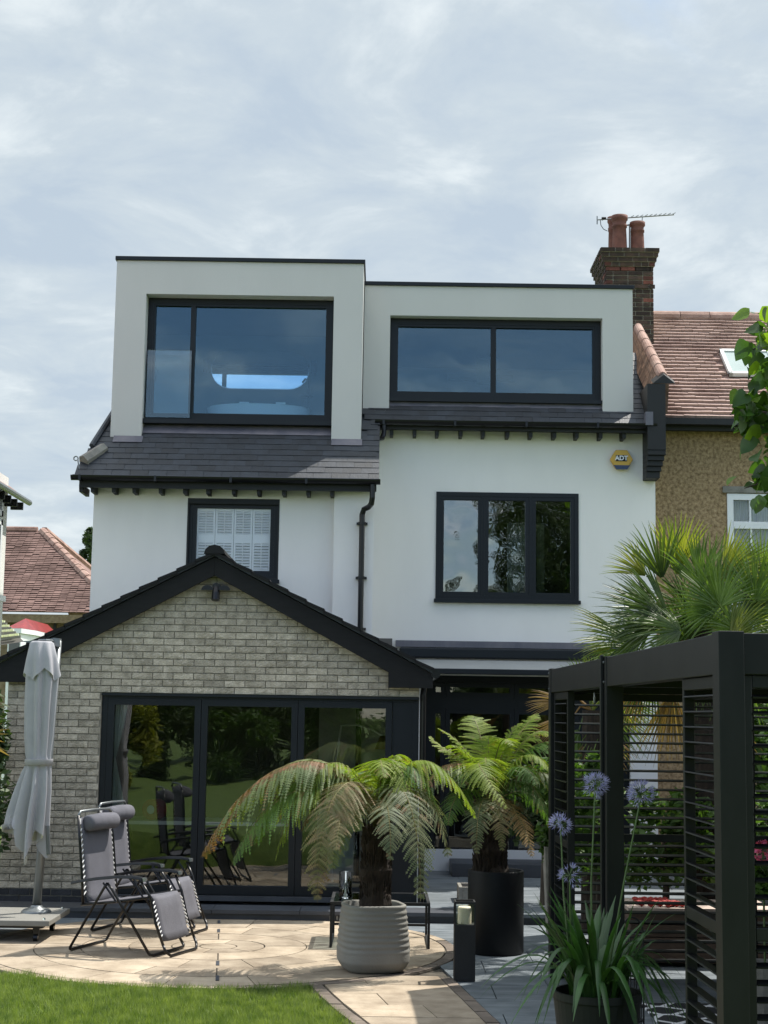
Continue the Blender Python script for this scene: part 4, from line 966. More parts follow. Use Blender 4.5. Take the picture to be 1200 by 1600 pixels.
m = MB(); m.box(X(503, 19.3), X(612, 19.3), 19.33, 19.36, .6, Z(1095, 19.3)); m.build('panel', mat('grey_panel', (.42, .42, .42), .7, .1, 3), pc_)
# ================================================================== LEFT BACKGROUND
ln = thing('white_neighbour_house', 'white painted house corner with clay tiled eaves at the left edge', 'house', (-7, 21, 0))
b = MB(); b.box(-11, -5.64, 16.4, 22.8, 0, 5.55); b.build('wall', M_NEIGH, ln)
b = MB(); e0, e1 = at(0, 758, 21.5), at(43, 781, 23.2)
ex = e1.x; ez_ = e1.z
b.add([(ex, 14, ez_), (ex, 23.2, ez_), (ex - 3, 23.2, ez_ + 2.2), (ex - 3, 14, ez_ + 2.2), (ex, 14, ez_ - .05), (ex, 23.2, ez_ - .05), (ex - 3, 23.2, ez_ + 2.1), (ex - 3, 14, ez_ + 2.1)], [(0, 1, 2, 3), (7, 6, 5, 4), (0, 4, 5, 1), (1, 5, 6, 2)]); b.build('roof', M_TILE, ln)
b = MB(); b.tube([(ex + .02, 14, ez_ - .04), (ex + .02, 23.25, ez_ - .04)], .045, 8); b.build('gutter', M_ALU, ln)
for i in range(22):
    b = MB(); yv = 15 + i * .38; b.box(-5.64, ex - .02, yv, yv + .06, ez_ - .18, ez_ - .07); b.build('rafter_foot', M_BLACKM, ln)
# window on its side
for zz0, zz1 in ((3.75, 4.85), (4.9, 5.35)):
    b = MB(); yv0, yv1 = 20.4, 22.3; b.box(-5.64, -5.57, yv0, yv1, zz0, zz0 + .08); b.box(-5.64, -5.57, yv0, yv1, zz1 - .08, zz1); b.box(-5.64, -5.57, yv0, yv0 + .09, zz0, zz1); b.box(-5.64, -5.57, yv1 - .09, yv1, zz0, zz1); wfo = b.build('window_frame', M_UPVC, ln)
    b = MB(); b.box(-5.62, -5.612, yv0 + .05, yv1 - .05, zz0 + .05, zz1 - .05); b.build('glass_pane', mat('dark_glass', (.05, .06, .07), .05, .1), wfo)
b = MB(); b.box(-5.64, -5.50, 20.3, 22.4, 3.66, 3.74); b.build('sill', M_UPVC, ln)
# far red tiled house
fh = thing('far_red_roof_house', 'distant house with mottled red clay hipped roof left of the white house', 'house', at(60, 1000, 42))
YF = 42.0; rz = Z(829, YF + 4, 40); ezf = Z(957, YF, 70); xr = X(66, YF + 4, 829); 
sxe = X(190, YF, 957)
fs_ = [(X(-60, YF, 957), YF, ezf), (sxe, YF, ezf), (xr, YF + 4, rz), (X(-60, YF, 829), YF + 4, rz), (sxe, YF + 9, ezf)]
M_TILEF = mat('clay_tile_far', (.10, .055, .045), .9, .3, 1.4, bump=.8, bscale=25, col2=(.22, .135, .115), rand=.15)
b = MB(); b.add(fs_, [(0, 1, 2, 3), (1, 4, 2)]); b.build('roof', M_TILEF, fh)
e2f = (Vector((xr, YF + 4, rz)) - Vector((xr, YF, ezf))); nrow = 44; tm = MB(); r = random.Random(5)
nf = Vector((0, -e2f.z, e2f.y)).normalized()
for i in range(nrow):
    t = i / nrow; xa_ = X(-60, YF, 957); xb_ = sxe + (xr - sxe) * t
    x = xa_
    while x < xb_ - .1:
        w = min(.21, xb_ - x); o_ = Vector((x, YF, ezf)) + Vector((0, e2f.y * t, e2f.z * t)) + nf * (.03 + r.uniform(0, .02))
        u = Vector((0, e2f.y, e2f.z)) * (1.1 / nrow) - nf * .025; tm.add([o_, o_ + Vector((w - .01, 0, 0)), o_ + Vector((w - .01, 0, 0)) + u, o_ + u, o_ - nf * .03, o_ + Vector((w - .01, 0, 0)) - nf * .03], [(0, 1, 2, 3), (4, 5, 1, 0)]); x += .21
to = tm.build('roof_tile', M_TILEF, fh); to['kind'] = 'stuff'
hipA, hipB = Vector((sxe, YF, ezf)), Vector((xr, YF + 4, rz)); n = 15
for i in range(n):
    b = MB(); b.tube([hipA.lerp(hipB, i / n), hipA.lerp(hipB, (i + .97) / n) + Vector((0, 0, -.02))], .13, 8); b.build('hip_tile', M_TERRA, fh)
for i in range(8):
    b = MB(); x0_ = X(-60, YF + 4, 829) + i * .46 * 1.0; x1_ = x0_ + .45
    if x1_ > xr: break
    b.tube([(x0_, YF + 4, rz), (x1_, YF + 4, rz)], .12, 8); b.build('ridge_tile', M_TILE, fh)
b = MB(); b.tube([(X(66, YF + 4), YF + 4, rz), (X(145, YF + 9), YF + 9, Z(893, YF + 9, 145))], .13, 6); b.build('far_hip', M_TILE, fh)
b = MB(); b.add([(xr, YF + 4, rz), (sxe, YF + 9, ezf), (X(66, YF + 4), YF + 9, ezf)], [(0, 1, 2)]); b.build('side_roof', M_TILE, fh)
b = MB(); b.box(X(-60, YF, 957), X(150, YF, 957), YF + .4, YF + 8, 0, ezf - .1); b.box(X(-60, YF, 957), X(186, YF, 957), YF + .02, YF + .1, ezf - .28, ezf - .05); b.build('wall', M_PEB2, fh)
b = MB(); b.box(X(80, YF, 970), X(80, YF) + .12, YF + .3, YF + .39, 0, ezf - .1); b.build('downpipe', M_BLACKM, fh)
# red bay roof
by = thing('red_bay_roof', 'small glossy red pitched bay roof over a white window far left', 'bay window', at(27, 1000, 38))
Yb = 38.0; c0 = at(28, 973, Yb); w_ = (X(51, Yb) - X(8, Yb)) / 2
b = MB(); zt_, zb_ = Z(963, Yb, 27), Z(983, Yb, 27); ring = [(c0.x - w_, Yb + .6), (c0.x - w_ * .55, Yb - .4), (c0.x + w_ * .55, Yb - .4), (c0.x + w_, Yb + .6), (c0.x + w_, Yb + 3.4), (c0.x - w_, Yb + 3.4)]
b.add([(p[0], p[1], zb_) for p in ring] + [(c0.x, Yb + .8, zt_), (c0.x, Yb + 3.4, zt_)], [(0, 1, 6), (1, 2, 6), (2, 3, 6), (3, 4, 7, 6), (0, 6, 7, 5)]); b.build('roof', M_REDROOF, by)
b = MB(); b.slab([(c0.x + (p[0] - c0.x) * 1.0, p[1]) for p in ring], zb_ - .12, zb_ - .003); b.build('fascia', M_UPVC, by)
b = MB(); b.slab([(c0.x + (p[0] - c0.x) * .85, p[1] + .1) for p in ring], 0, zb_ - .125); b.build('bay_wall', M_UPVC, by)
b = MB(); b.box(c0.x - w_ * .35, c0.x + w_ * .4, Yb - .32, Yb - .303, zb_ - 1.3, zb_ - .3); b.build('glass_pane', mat('dark_glass', (.05, .06, .07), .05, .1), by)
# pale slatted lean-to roof
lr = thing('lean_to_roof', 'pale ribbed lean-to roof beside the white neighbour house', 'roof', at(18, 1000, 30))
p0, p1, p2, p3 = at(-12, 965, 30), at(4, 968, 30), at(36, 998, 29), at(-12, 1005, 29)
for i in range(9):
    t = i / 9; b = MB(); b.bar(p0.lerp(p3, t), p1.lerp(p2, t) , .05, .04); 
    b.build('roof_rib', M_CURTW if i % 2 else M_CONC2, lr)
b = MB(); b.add([p0 + Vector((0, .1, -.05)), p1 + Vector((0, .1, -.05)), p2 + Vector((0, .1, -.05)), p3 + Vector((0, .1, -.05))], [(3, 2, 1, 0)]); b.build('roof_sheet', M_INTD, lr)
t = thing('distant_tree', 'dark round treetop showing just left of the white house wall', 'tree', (at(146, 866, 60).x, 60, 0))
c0 = at(148, 864, 60); leaf_cloud(c0, (.62, .6, .95), 1800, .10, 6, clumps=12).build('crown', M_TREE, t)
MB().tube([(c0.x, 60, 0), (c0.x, 60, c0.z)], [.2, .1], 7).build('trunk', M_BARK, t)
shrub('dark_hedge_plant', 'dark evergreen bush against the left end of the brick extension', 'shrub', (X(-8, 16.2), 16.3, 1.35), (.28, .4, 1.1), 2600, .05, 31, M_TREE)
# orange leaved cordyline at the left edge
co = thing('orange_leaved_plant', 'plant with orange tipped strap leaves poking in at the left edge', 'plant', (X(-40, 14.6), 14.6, 0))
cx0 = Vector((X(-30, 14.6), 14.6, Z(1165, 14.6, 0)))
MB().tube([(cx0.x, 14.6, 0), cx0], [.03, .02], 7).build('stem', M_BARK, co)
for k, (px, py) in enumerate([(17, 1139), (15, 1147), (18, 1183), (12, 1175), (4, 1130), (8, 1160), (-20, 1110), (-70, 1140), (-50, 1190), (-90, 1170), (-60, 1115), (-10, 1200)]):
    q = at(px, py, 14.6 + (k % 3 - 1) * .1); mid = cx0.lerp(q, .55) + Vector((0, 0, .05)); b = MB(); w = .018
    dd = (q - cx0).normalized(); sd = dd.cross(Vector((0, 1, .3))).normalized() * w
    b.add([cx0 - sd * .6, cx0 + sd * .6, mid + sd, mid - sd, q], [(0, 1, 2, 3), (3, 2, 4)]); b.build('leaf', M_PALMD, co)

# ================================================================== PARASOL
Bx, By = X(57, 14.9, 1417), 14.9
par = thing('closed_parasol', 'closed pale grey cantilever parasol tied at the waist on a wheeled base', 'parasol', (Bx, By, 0))
bz = .20
b = MB(); b.box(-3.98, -2.98, 14.3, 15.25, bz - .05, bz); b.build('base_slab', M_CONC, par, bevel=.006)
b = MB(); b.box(-3.90, -3.05, 14.36, 15.15, bz - .075, bz - .051); b.build('base_frame', M_BLACKM, par)
for xx in (-3.86, -3.12):
    for yv in (14.42, 15.12):
        b = MB(); b.tube([(xx - .02, yv, .035), (xx + .02, yv, .035)], .035, 10); b.box(xx - .028, xx + .028, yv - .012, yv + .012, .05, bz - .075); b.build('castor', M_BLACK, par)
for xx, yv in ((-3.04, 14.36), (-3.04, 15.18), (-3.92, 14.36), (-3.92, 15.18)):
    b = MB(); b.lathe([(0, .022), (.012, .018), (.014, 0)], (xx, yv, bz), 8); b.build('base_bolt', M_CHROME, par)
b = MB(); b.lathe([(.14, 0), (.14, .012), (.12, .03), (.06, .045), (.05, .07)], (Bx, By, bz), 24); b.build('mast_foot', M_ALU, par, smooth=True)
mt = at(91, 1001, 14.9)
b = MB(); b.tube([(Bx, By, bz + .03), (Bx + (mt.x - Bx) * .5, By, (bz + mt.z) / 2), mt], [.042, .040, .036], 12); b.build('mast', M_ALU, par, smooth=True)
hb = at(86, 1000, 14.85); b = MB(); b.prism([(at(79, 0, 14.9).x, Z(1003, 14.9, 80)), (X(95, 14.9, 1010), Z(1011, 14.9, 90)), (X(95, 14.9, 1000), Z(998, 14.9, 90)), (X(86, 14.9, 1000), Z(997, 14.9, 90)), (X(74, 14.9, 1000), Z(1000, 14.9, 80))], 14.84, 14.93); b.v = [(v[0], v[1], v[2]) for v in b.v]; b.build('hinge_head', M_ALU, par)
fcx = lambda z, t=None: None
# fabric: rows of (py, centre px, left half px, right half px, pleat depth)
rows_ = [(1003, 66, 14, 14, .05), (1006, 66, 18, 18, .08), (1030, 65, 23, 23, .14), (1060, 65, 26, 27, .18), (1100, 63, 26, 25, .22), (1150, 62, 25, 22, .24), (1178, 61, 22, 19, .2), (1188, 61, 20, 19, .1), (1194, 61, 20, 19, .1), (1206, 60, 26, 22, .26), (1235, 58, 36, 25, .36), (1270, 54, 44, 28, .42), (1300, 51, 47, 30, .46), (1322, 50, 49, 31, .5)]
n = 128; vs = []; fs = []; Yp = 14.72; r = random.Random(2)
ph = [r.uniform(-.25, .25) for _ in range(16)]
for i, (py, cx, lw, rw, dp_) in enumerate(rows_):
    for j in range(n):
        a = TAU * j / n
        pl = (.5 + .5 * math.cos(8 * a + ph[0] + .25 * math.sin(i * .5))) * .75 + .25 * (.5 + .5 * math.cos(13 * a + 1.3 + i * .12))
        k = 1 - dp_ * (1 - pl) * 1.5
        hw = (lw if math.cos(a) < 0 else rw) * k
        hy_ = (lw + rw) / 2 * k * .8
        pyy = py
        if i == len(rows_) - 1:
            saw = abs(((a * 4 / math.pi + .3) % 2) - 1); pyy = py - 26 + 56 * saw * (.7 + .3 * math.sin(a * 3 + 1)) - 22 * (math.cos(a) < -.6)
        if i == len(rows_) - 2: saw = abs(((a * 4 / math.pi + .3) % 2) - 1); pyy = py - 14 + 20 * saw
        s_ = Yp / F
        c0 = at(cx, pyy, Yp); vs.append((c0.x + hw * math.cos(a) * s_, c0.y + hy_ * math.sin(a) * s_, c0.z))
for i in range(len(rows_) - 1):
    for j in range(n): fs.append((i * n + (j + 1) % n, i * n + j, (i + 1) * n + j, (i + 1) * n + (j + 1) % n))
fs.append(tuple(range(n)))
b = MB(); b.add(vs, fs); b.build('canopy', M_CANV, par, smooth=True)
vs = []; fs = []; rws = [(1002, 15), (1005, 19), (1030, 25), (1052, 30)]
for i, (py, hw0) in enumerate(rws):
    for j in range(n):
        a = TAU * j / n; pl = .5 + .5 * math.cos(8 * a + .8); k = 1 - .05 * i * (1 - pl) * 1.6
        pyy = py + (20 * abs(((a * 4 / math.pi + .55) % 2) - 1) - 8 if i == 3 else 0); c0 = at(65.5, pyy, Yp); s_ = Yp / F
        vs.append((c0.x + hw0 * k * math.cos(a) * s_, c0.y + hw0 * .85 * k * math.sin(a) * s_, c0.z))
for i in range(3):
    for j in range(n): fs.append((i * n + (j + 1) % n, i * n + j, (i + 1) * n + j, (i + 1) * n + (j + 1) % n))
fs.append(tuple(range(n))); b = MB(); b.add(vs, fs); b.build('vent_flap', M_CANV, par, smooth=True)
b = MB(); c0 = at(70, 1001, Yp); b.lathe([(.0, .015), (.06, .012), (.065, 0), (0, -.01)], c0, 16); b.tube([c0 + Vector((.02, 0, 0)), at(84, 1002, 14.88)], .02, 6); b.build('hub', M_ALU, par)
b = MB(); c0, c1 = at(61, 1186, Yp), at(61, 1195, Yp); s_ = Yp / F
b.lathe([(21.5 * s_, 0), (21.5 * s_, -(c0.z - c1.z)), (20 * s_, -(c0.z - c1.z)), (20 * s_, 0), (21.5 * s_, 0)], c0, 24); b.build('tie_strap', M_CANV, par, smooth=True)
b = MB(); b.tube([at(74, 1290, Yp - .02), at(76, 1335, Yp - .02)], .022, 8); b.build('rib_end', M_ALU, par)

# ================================================================== ZERO GRAVITY CHAIRS (local: +x forward)
def make_chair(label, loc, rot):
    c = thing('reclining_chair', label, 'chair', loc, rot, 'folding reclining garden chairs', local=True)
    w = .29; r_ = .0125
    def P(u, z, s): return Vector((u, s * w, z))
    for s in (-1, 1):
        b = MB(); b.tube([P(0, .40, s), P(-.02, .62, s), P(-.06, .95, s), P(-.085, 1.17, s)], r_, 8); b.build('back_tube', M_TUBE, c, smooth=True)
        ww = s * 1.0
        b = MB(); wo = w + .03
        b.tube([(-.10, s * wo, .03), (.22, s * wo, .56), (.25, s * wo, .60)], r_, 8); b.build('rear_leg', M_TUBE, c, smooth=True)
        b = MB(); b.tube([(.25, s * (wo + .0), .60), (.30, s * wo, .55), (.68, s * wo, .03)], r_, 8); b.build('front_leg', M_TUBE, c, smooth=True)
        b = MB(); b.tube([(-.02, s * w, .40), (.3, s * w, .44), (.66, s * w, .50)], r_, 8); b.build('seat_rail', M_TUBE, c, smooth=True)
        b = MB(); b.tube([(.20, s * (w + .015), .60), (.34, s * (w + .015), .44)], .009, 6); b.build('link_bar', M_TUBE, c)
        b = MB(); b.tube([(.50, s * (w + .015), .63), (.60, s * (w + .015), .49)], .009, 6); b.build('link_bar', M_TUBE, c)
        b = MB(); vs = []; fs = []
        for (u, z, hw) in ((-.10, .585, .022), (-.04, .60, .026), (.15, .635, .03), (.35, .66, .032), (.52, .665, .032), (.60, .655, .026), (.615, .64, .02)):
            for y_, dz in ((-hw, -.012), (hw, -.012), (hw * .8, .014), (-hw * .8, .014)): vs.append((u, s * (w + .04) + y_, z + dz))
        for i in range(6):
            for j in range(4): fs.append((i * 4 + j, i * 4 + (j + 1) % 4, (i + 1) * 4 + (j + 1) % 4, (i + 1) * 4 + j))
        fs += [(3, 2, 1, 0), (24, 25, 26, 27)]; b.add(vs, fs); ar = b.build('armrest', M_TUBE, c, bevel=.005)
        b = MB(); b.box(.605, .635, s * (w + .04) - .018, s * (w + .04) + .018, .635, .665); b.build('armrest_end', M_ALU, ar)
        b = MB(); b.tube([(.58, s * (w + .03), .63), (.66, s * w, .50), (.72, s * w, .28), (.80, s * w, .10)], r_, 8); b.build('leg_rest_tube', M_TUBE, c, smooth=True)
    def U(u0, z0, u1, z1, y): return [(u0, -y, z0), (u1, -y, z1), (u1 + .004, -y * .88, z1 - .004), (u1 + .004, y * .88, z1 - .004), (u1, y, z1), (u0, y, z0)]
    b = MB(); b.tube([(-.085, -.32, .055), (-.10, -.315, .022), (-.11, -.28, .0125), (-.11, .28, .0125), (-.10, .315, .022), (-.085, .32, .055)], r_, 8); b.build('rear_foot_bar', M_TUBE, c, smooth=True)
    b = MB(); b.tube([(.66, -.32, .055), (.685, -.315, .022), (.70, -.28, .0125), (.70, .28, .0125), (.685, .315, .022), (.66, .32, .055)], r_, 8); b.build('front_foot_bar', M_TUBE, c, smooth=True)
    b = MB(); b.tube([(.795, -w, .11), (.825, -w, .05), (.85, -w + .05, .0135), (.85, w - .05, .0135), (.825, w, .05), (.795, w, .11)], r_, 8); b.build('leg_rest_bar', M_TUBE, c, smooth=True)
    b = MB(); b.tube([(-.085, -w, 1.16), (-.088, -w + .04, 1.20), (-.09, 0, 1.205), (-.088, w - .04, 1.20), (-.085, w, 1.16)], r_, 8); b.build('top_rail', M_ALU, c, smooth=True)
    # sling
    def sheet(pts, hw, m, name, th=.012, ribs=0):
        vs = []; fs = []; k = 7; n = len(pts)
        for (u, z) in pts:
            for j in range(k):
                y_ = -hw + 2 * hw * j / (k - 1); sag = .012 * (1 - (y_ / hw) ** 2); vs.append((u, y_, z - sag))
        for i in range(n - 1):
            for j in range(k - 1): fs.append((i * k + j, (i + 1) * k + j, (i + 1) * k + j + 1, i * k + j + 1))
        b = MB(); b.add(vs, fs); o = b.build(name, m, c, smooth=True); so = o.modifiers.new('s', 'SOLIDIFY'); so.thickness = th; so.offset = 0
        return o
    sheet([(-.085, 1.15), (-.055, .95), (-.035, .8), (-.015, .62), (.005, .48), (.03, .425)], .245, M_CUSH, 'back_sling', .016)
    sheet([(.03, .42), (.10, .41), (.17, .425), (.24, .43), (.32, .445), (.40, .455), (.5, .47), (.58, .485), (.64, .495)], .245, M_CUSH, 'seat_sling', .016)
    sheet([(.64, .50), (.665, .47), (.69, .40), (.715, .30), (.745, .20), (.775, .13)], .235, M_CUSH, 'leg_sling', .014)
    b = MB()
    path_ = [((-.075, 1.05), (.0, .47)), ((.67, .46), (.77, .15))]
    for (u0, z0), (u1, z1) in path_:
        n = 13 if u0 < 0 else 9
        for s in (-1, 1):
            for i in range(n):
                t, t2 = i / n, (i + .55) / n
                b.tube([(u0 + (u1 - u0) * t + .004, s * .243, z0 + (z1 - z0) * t), (u0 + (u1 - u0) * t2, s * .29, z0 + (z1 - z0) * t2 - .012)], .006, 5)
    lc_ = b.build('lacing', M_LACE, c); lc_['kind'] = 'stuff'
    b = MB(); b.tube([(-.02, -.235, 1.10), (-.018, -.215, 1.10), (-.018, 0, 1.105), (-.018, .215, 1.10), (-.02, .235, 1.10)], [.055, .072, .075, .072, .055], 16); po = b.build('head_pillow', M_CUSHD, c, smooth=True)
    b = MB(); b.box(-.085, -.078, -.27, -.24, 1.09, 1.14); b.build('pillow_tab', M_UPVC, po)
    return c
g1 = gnd(138, 1480); CR1 = -R(20)
gA = gnd(150, 1487)
ch1 = make_chair('grey padded reclining chair nearer the lawn with its pillow tab showing', (gA.x - .02 + .0, gA.y + .22, 0.006), CR1)
gB = gA + Vector((-.07, 1.22, 0))
copy_tree(ch1, (gB.x, gB.y + .22, .006), CR1 + R(3), 'grey padded reclining chair standing behind the other, nearer the brick wall')

# ================================================================== TREE FERNS
def frond(parent, pts, wid, m, seed, droop=.35, np_=42, rustm=None):
    """pts: 3 or 4 world control points crown->tip"""
    r = random.Random(seed); b = MB()
    def bez(t):
        P = [Vector(p) for p in pts]
        while len(P) > 1: P = [P[i].lerp(P[i + 1], t) for i in range(len(P) - 1)]
        return P[0]
    N_ = 14; b.tube([bez(i / N_) for i in range(N_ + 1)], [.009 * (1 - .8 * i / N_) for i in range(N_ + 1)], 5, mi=1)
    arc = sum((bez((q + 1) / 20) - bez(q / 20)).length for q in range(20)); sp_ = arc * .86 / np_
    vs = []; fs = []; ms_ = []; up = Vector((0, 0, 1))
    for i in range(np_):
        t = .14 + .86 * (i / np_); p = bez(t); T = (bez(min(1, t + .02)) - bez(max(0, t - .02))).normalized()
        sd = T.cross(up)
        if sd.length < .15: sd = T.cross(Vector((0, 1, 0)))
        sd.normalize(); nrm = sd.cross(T).normalized()
        prof = math.sin(math.pi * min(1, (1 - t) ** .62 * 1.0 + .0)) if t > .45 else 1.0
        prof = (min(1, (t - .08) / .25)) ** .7 * (1 - max(0, (t - .35) / .68) ** 1.7)
        Lp = wid * max(.04, prof) * (1 + .07 * math.sin(i * 1.3))
        for s in (-1, 1):
            if r.random() < .05: continue
            tatty = r.random() < .10
            k = max(7, int(24 * max(.3, prof))); dirp = (sd * s + T * r.uniform(.28, .58) + nrm * r.uniform(-.14, .2)).normalized(); dr_ = droop * r.uniform(.8, 1.25)
            prev = p
            lens = Lp * r.uniform(.72, 1.12)
            for j in range(k):
                u0, u1 = j / k, (j + 1) / k
                q0 = p + dirp * (lens * u0) + Vector((0, 0, -dr_ * lens * u0 * u0)); q1 = p + dirp * (lens * u1) + Vector((0, 0, -dr_ * lens * u1 * u1))
                ax = (q1 - q0); pn = ax.normalized(); lat = T - pn * T.dot(pn)
                if lat.length < .1: lat = sd
                lat.normalize(); wl_ = sp_ * r.uniform(.48, .84) * (1 - u0) ** .6 * min(1, .5 + 3 * u0) + .003
                o = len(vs); cw_ = lat * (.0042 * (1 - u0 * .6)); vs.extend([q0 - cw_, q1 - cw_, q1 + cw_, q0 + cw_]); fs.append((o, o + 1, o + 2, o + 3)); ms_.append(2 if (rustm and (u0 < .4 or t > .86)) else 0)
                for s2 in (-1, 1):
                    o = len(vs); tip = q0 + lat * (s2 * wl_) + pn * (wl_ * .45) + Vector((0, 0, -.15 * wl_)) 
                    vs.extend([q0, q0 + ax * .74, tip + ax * .2, tip]); ms_.append(2 if (rustm and (u0 < .38 + .15 * r.random() or t > .86)) or (tatty and u0 > .3) else 0); fs.append((o, o + 1, o + 2, o + 3) if s2 > 0 else (o + 1, o, o + 3, o + 2))
    b.add(vs, fs, 0); b.m[-len(fs):] = ms_; return b.build('frond', [m, M_STIP, rustm or M_FR], parent)
def tree_fern(label, crown, base, planter_top, trunk_r, fronds, seed, Y):
    t = thing('tree_fern', label, 'tree fern', base, group=None)
    r = random.Random(seed); b = MB(); n = 18; k = 10; vs = []; fs = []
    c0, c1 = Vector(base), Vector(crown)
    for i in range(k + 1):
        p = c0.lerp(c1, i / k)
        for j in range(n):
            a = TAU * j / n; rr_ = trunk_r * (1 + .1 * math.sin(i * 1.7)) * (1 + r.uniform(-.12, .16)); vs.append((p.x + rr_ * math.cos(a), p.y + rr_ * math.sin(a), p.z))
    for i in range(k):
        for j in range(n): fs.append((i * n + j, i * n + (j + 1) % n, (i + 1) * n + (j + 1) % n, (i + 1) * n + j))
    fs.append(tuple(range(k * n, k * n + n))); b.add(vs, fs)
    for i in range(420):     # old stipe stubs and fibres
        a = r.uniform(0, TAU); z = r.uniform(0, 1); p = c0.lerp(c1, z); q = p + Vector((math.cos(a), math.sin(a), 0)) * trunk_r * .95
        b.tube([q, q + Vector((math.cos(a) * .022, math.sin(a) * .022, r.uniform(.05, .13)))], [.007, .003], 4)
    b.build('trunk', M_TRUNK, t)
    for i, (tip, ctl, dY, dYc, wid, m, dr_) in enumerate(fronds):
        tp = at(tip[0], tip[1], Y + dY); cps = [at(c_[0], c_[1], Y + dYc * (ii + 1) / (len(ctl))) for ii, c_ in enumerate(ctl)]
        st_ = Vector(crown) + Vector((r.uniform(-.04, .04), r.uniform(-.04, .04), 0))
        frond(t, [st_] + cps + [tp], wid, M_FGL if m is M_FR else m, seed * 50 + i, dr_, rustm=M_FR if m is M_FR else None)
    return t
gp = gnd(582, 1524); PX, PY = gp.x, gp.y + .25
crown1 = at(590, 1292, PY)
F1 = [((316, 1340), [(520, 1120), (380, 1190)], -.1, -.3, .38, M_FR, .9),
      ((362, 1352), [(520, 1180), (410, 1230)], -.45, -.3, .36, M_FG, .6),
      ((496, 1410), [(560, 1150), (490, 1240)], -.75, -.75, .33, M_FB, .45),
      ((655, 1305), [(588, 1180), (618, 1120)], -.5, -.3, .34, M_FY, .5),
      ((657, 1408), [(610, 1160), (660, 1240)], -.75, -.6, .30, M_FGR, .45),
      ((745, 1280), [(620, 1150), (690, 1160)], -.1, -.2, .28, M_FY, .6),
      ((430, 1290), [(560, 1150), (470, 1180)], .25, .2, .30, M_FY, .6),
      ((470, 1300), [(565, 1190), (505, 1210)], -.15, -.2, .26, M_FR, .5),
      ((700, 1340), [(620, 1190), (690, 1220)], -.3, -.3, .27, M_FGR, .5),
      ((560, 1240), [(580, 1200), (560, 1180)], .7, .4, .28, M_FG, .4),
      ((640, 1250), [(600, 1180), (630, 1180)], .7, .4, .28, M_FG, .4),
      ((525, 1330), [(570, 1210), (530, 1230)], -.9, -.6, .26, M_FB, .4),
      ((610, 1345), [(595, 1220), (612, 1240)], -.8, -.7, .24, M_FGR, .4),
      ((400, 1320), [(540, 1150), (430, 1200)], .1, -.1, .30, M_FG, .7),
      ((345, 1300), [(530, 1130), (410, 1180)], -.3, -.3, .26, M_FR, .8),
      ((690, 1290), [(610, 1170), (660, 1160)], -.2, -.3, .26, M_FG, .55),
      ((520, 1360), [(555, 1180), (515, 1240)], -.55, -.5, .28, M_FGL, .5),
      ((430, 1345), [(540, 1170), (455, 1220)], -.3, -.3, .32, M_FY, .6),
      ((380, 1270), [(530, 1140), (430, 1170)], .2, .1, .30, M_FGL, .7),
      ((600, 1215), [(595, 1190), (590, 1160)], -.6, -.3, .28, M_FY, .5),
      ((640, 1205), [(600, 1190), (615, 1150)], -.1, -.1, .28, M_FY, .45),
      ((480, 1240), [(560, 1180), (510, 1160)], -.3, -.2, .28, M_FY, .55)]
zsoil1 = .47
tree_fern('tree fern with bronze tipped fronds growing in the ribbed grey planter', crown1, (X(586, PY, 1400), PY, zsoil1), 0, .118, F1, 3, PY)
gp2 = gnd(777, 1494); QX, QY = gp2.x, gp2.y + .22
crown2 = at(768, 1262, QY); 
F2 = [((672, 1150), [(750, 1180), (690, 1180)], .3, .2, .20, M_FY, .15),
      ((684, 1138), [(750, 1190), (715, 1150)], .1, .1, .20, M_FY, .15),
      ((735, 1118), [(762, 1200), (748, 1120)], .4, .2, .28, M_FY, .2),
      ((800, 1165), [(770, 1190), (780, 1130)], -.2, .0, .26, M_FY, .3),
      ((838, 1115), [(775, 1190), (822, 1130)], .4, .2, .26, M_FY, .25),
      ((890, 1170), [(800, 1170), (850, 1140)], .1, .1, .27, M_FG, .4),
      ((900, 1245), [(800, 1190), (860, 1190)], -.2, -.2, .27, M_FGR, .5),
      ((655, 1265), [(740, 1150), (670, 1190)], -.3, -.3, .28, M_FR, .6),
      ((795, 1265), [(750, 1180), (720, 1160)], -.8, -.5, .30, M_FY, .5),
      ((832, 1340), [(780, 1230), (815, 1260)], -.5, -.3, .20, M_PALMD, .3),
      ((745, 1335), [(760, 1230), (742, 1250)], -.6, -.5, .20, M_FGR, .3),
      ((700, 1290), [(740, 1210), (705, 1230)], -.5, -.3, .24, M_FG, .5),
      ((785, 1330), [(772, 1230), (780, 1250)], -.6, -.5, .18, M_FB, .3),
      ((860, 1300), [(800, 1220), (850, 1230)], .1, .1, .25, M_FG, .4),
      ((790, 1180), [(770, 1200), (780, 1180)], .9, .5, .26, M_FG, .3),
      ((765, 1150), [(765, 1200), (760, 1160)], .1, .1, .24, M_FY, .2),
      ((860, 1205), [(790, 1190), (830, 1150)], -.2, -.1, .26, M_FY, .45),
      ((720, 1230), [(750, 1190), (725, 1190)], -.5, -.3, .24, M_FG, .5),
      ((850, 1270), [(790, 1200), (840, 1210)], -.3, -.2, .24, M_FG, .5),
      ((815, 1130), [(775, 1190), (800, 1130)], .1, .1, .26, M_FY, .25), ((862, 1150), [(790, 1180), (840, 1120)], .2, .1, .26, M_FY, .35),
      ((705, 1165), [(755, 1190), (715, 1160)], -.2, -.1, .24, M_FY, .35), ((760, 1200), [(765, 1190), (755, 1165)], -.5, -.2, .26, M_FY, .4),
      ((840, 1225), [(790, 1190), (820, 1180)], -.5, -.3, .26, M_FG, .5)]
tree_fern('lime green tree fern growing in the tall black cylinder planter', crown2, (X(765, QY, 1365), QY, Z(1372, QY, 770)), 0, .145, F2, 4, QY)

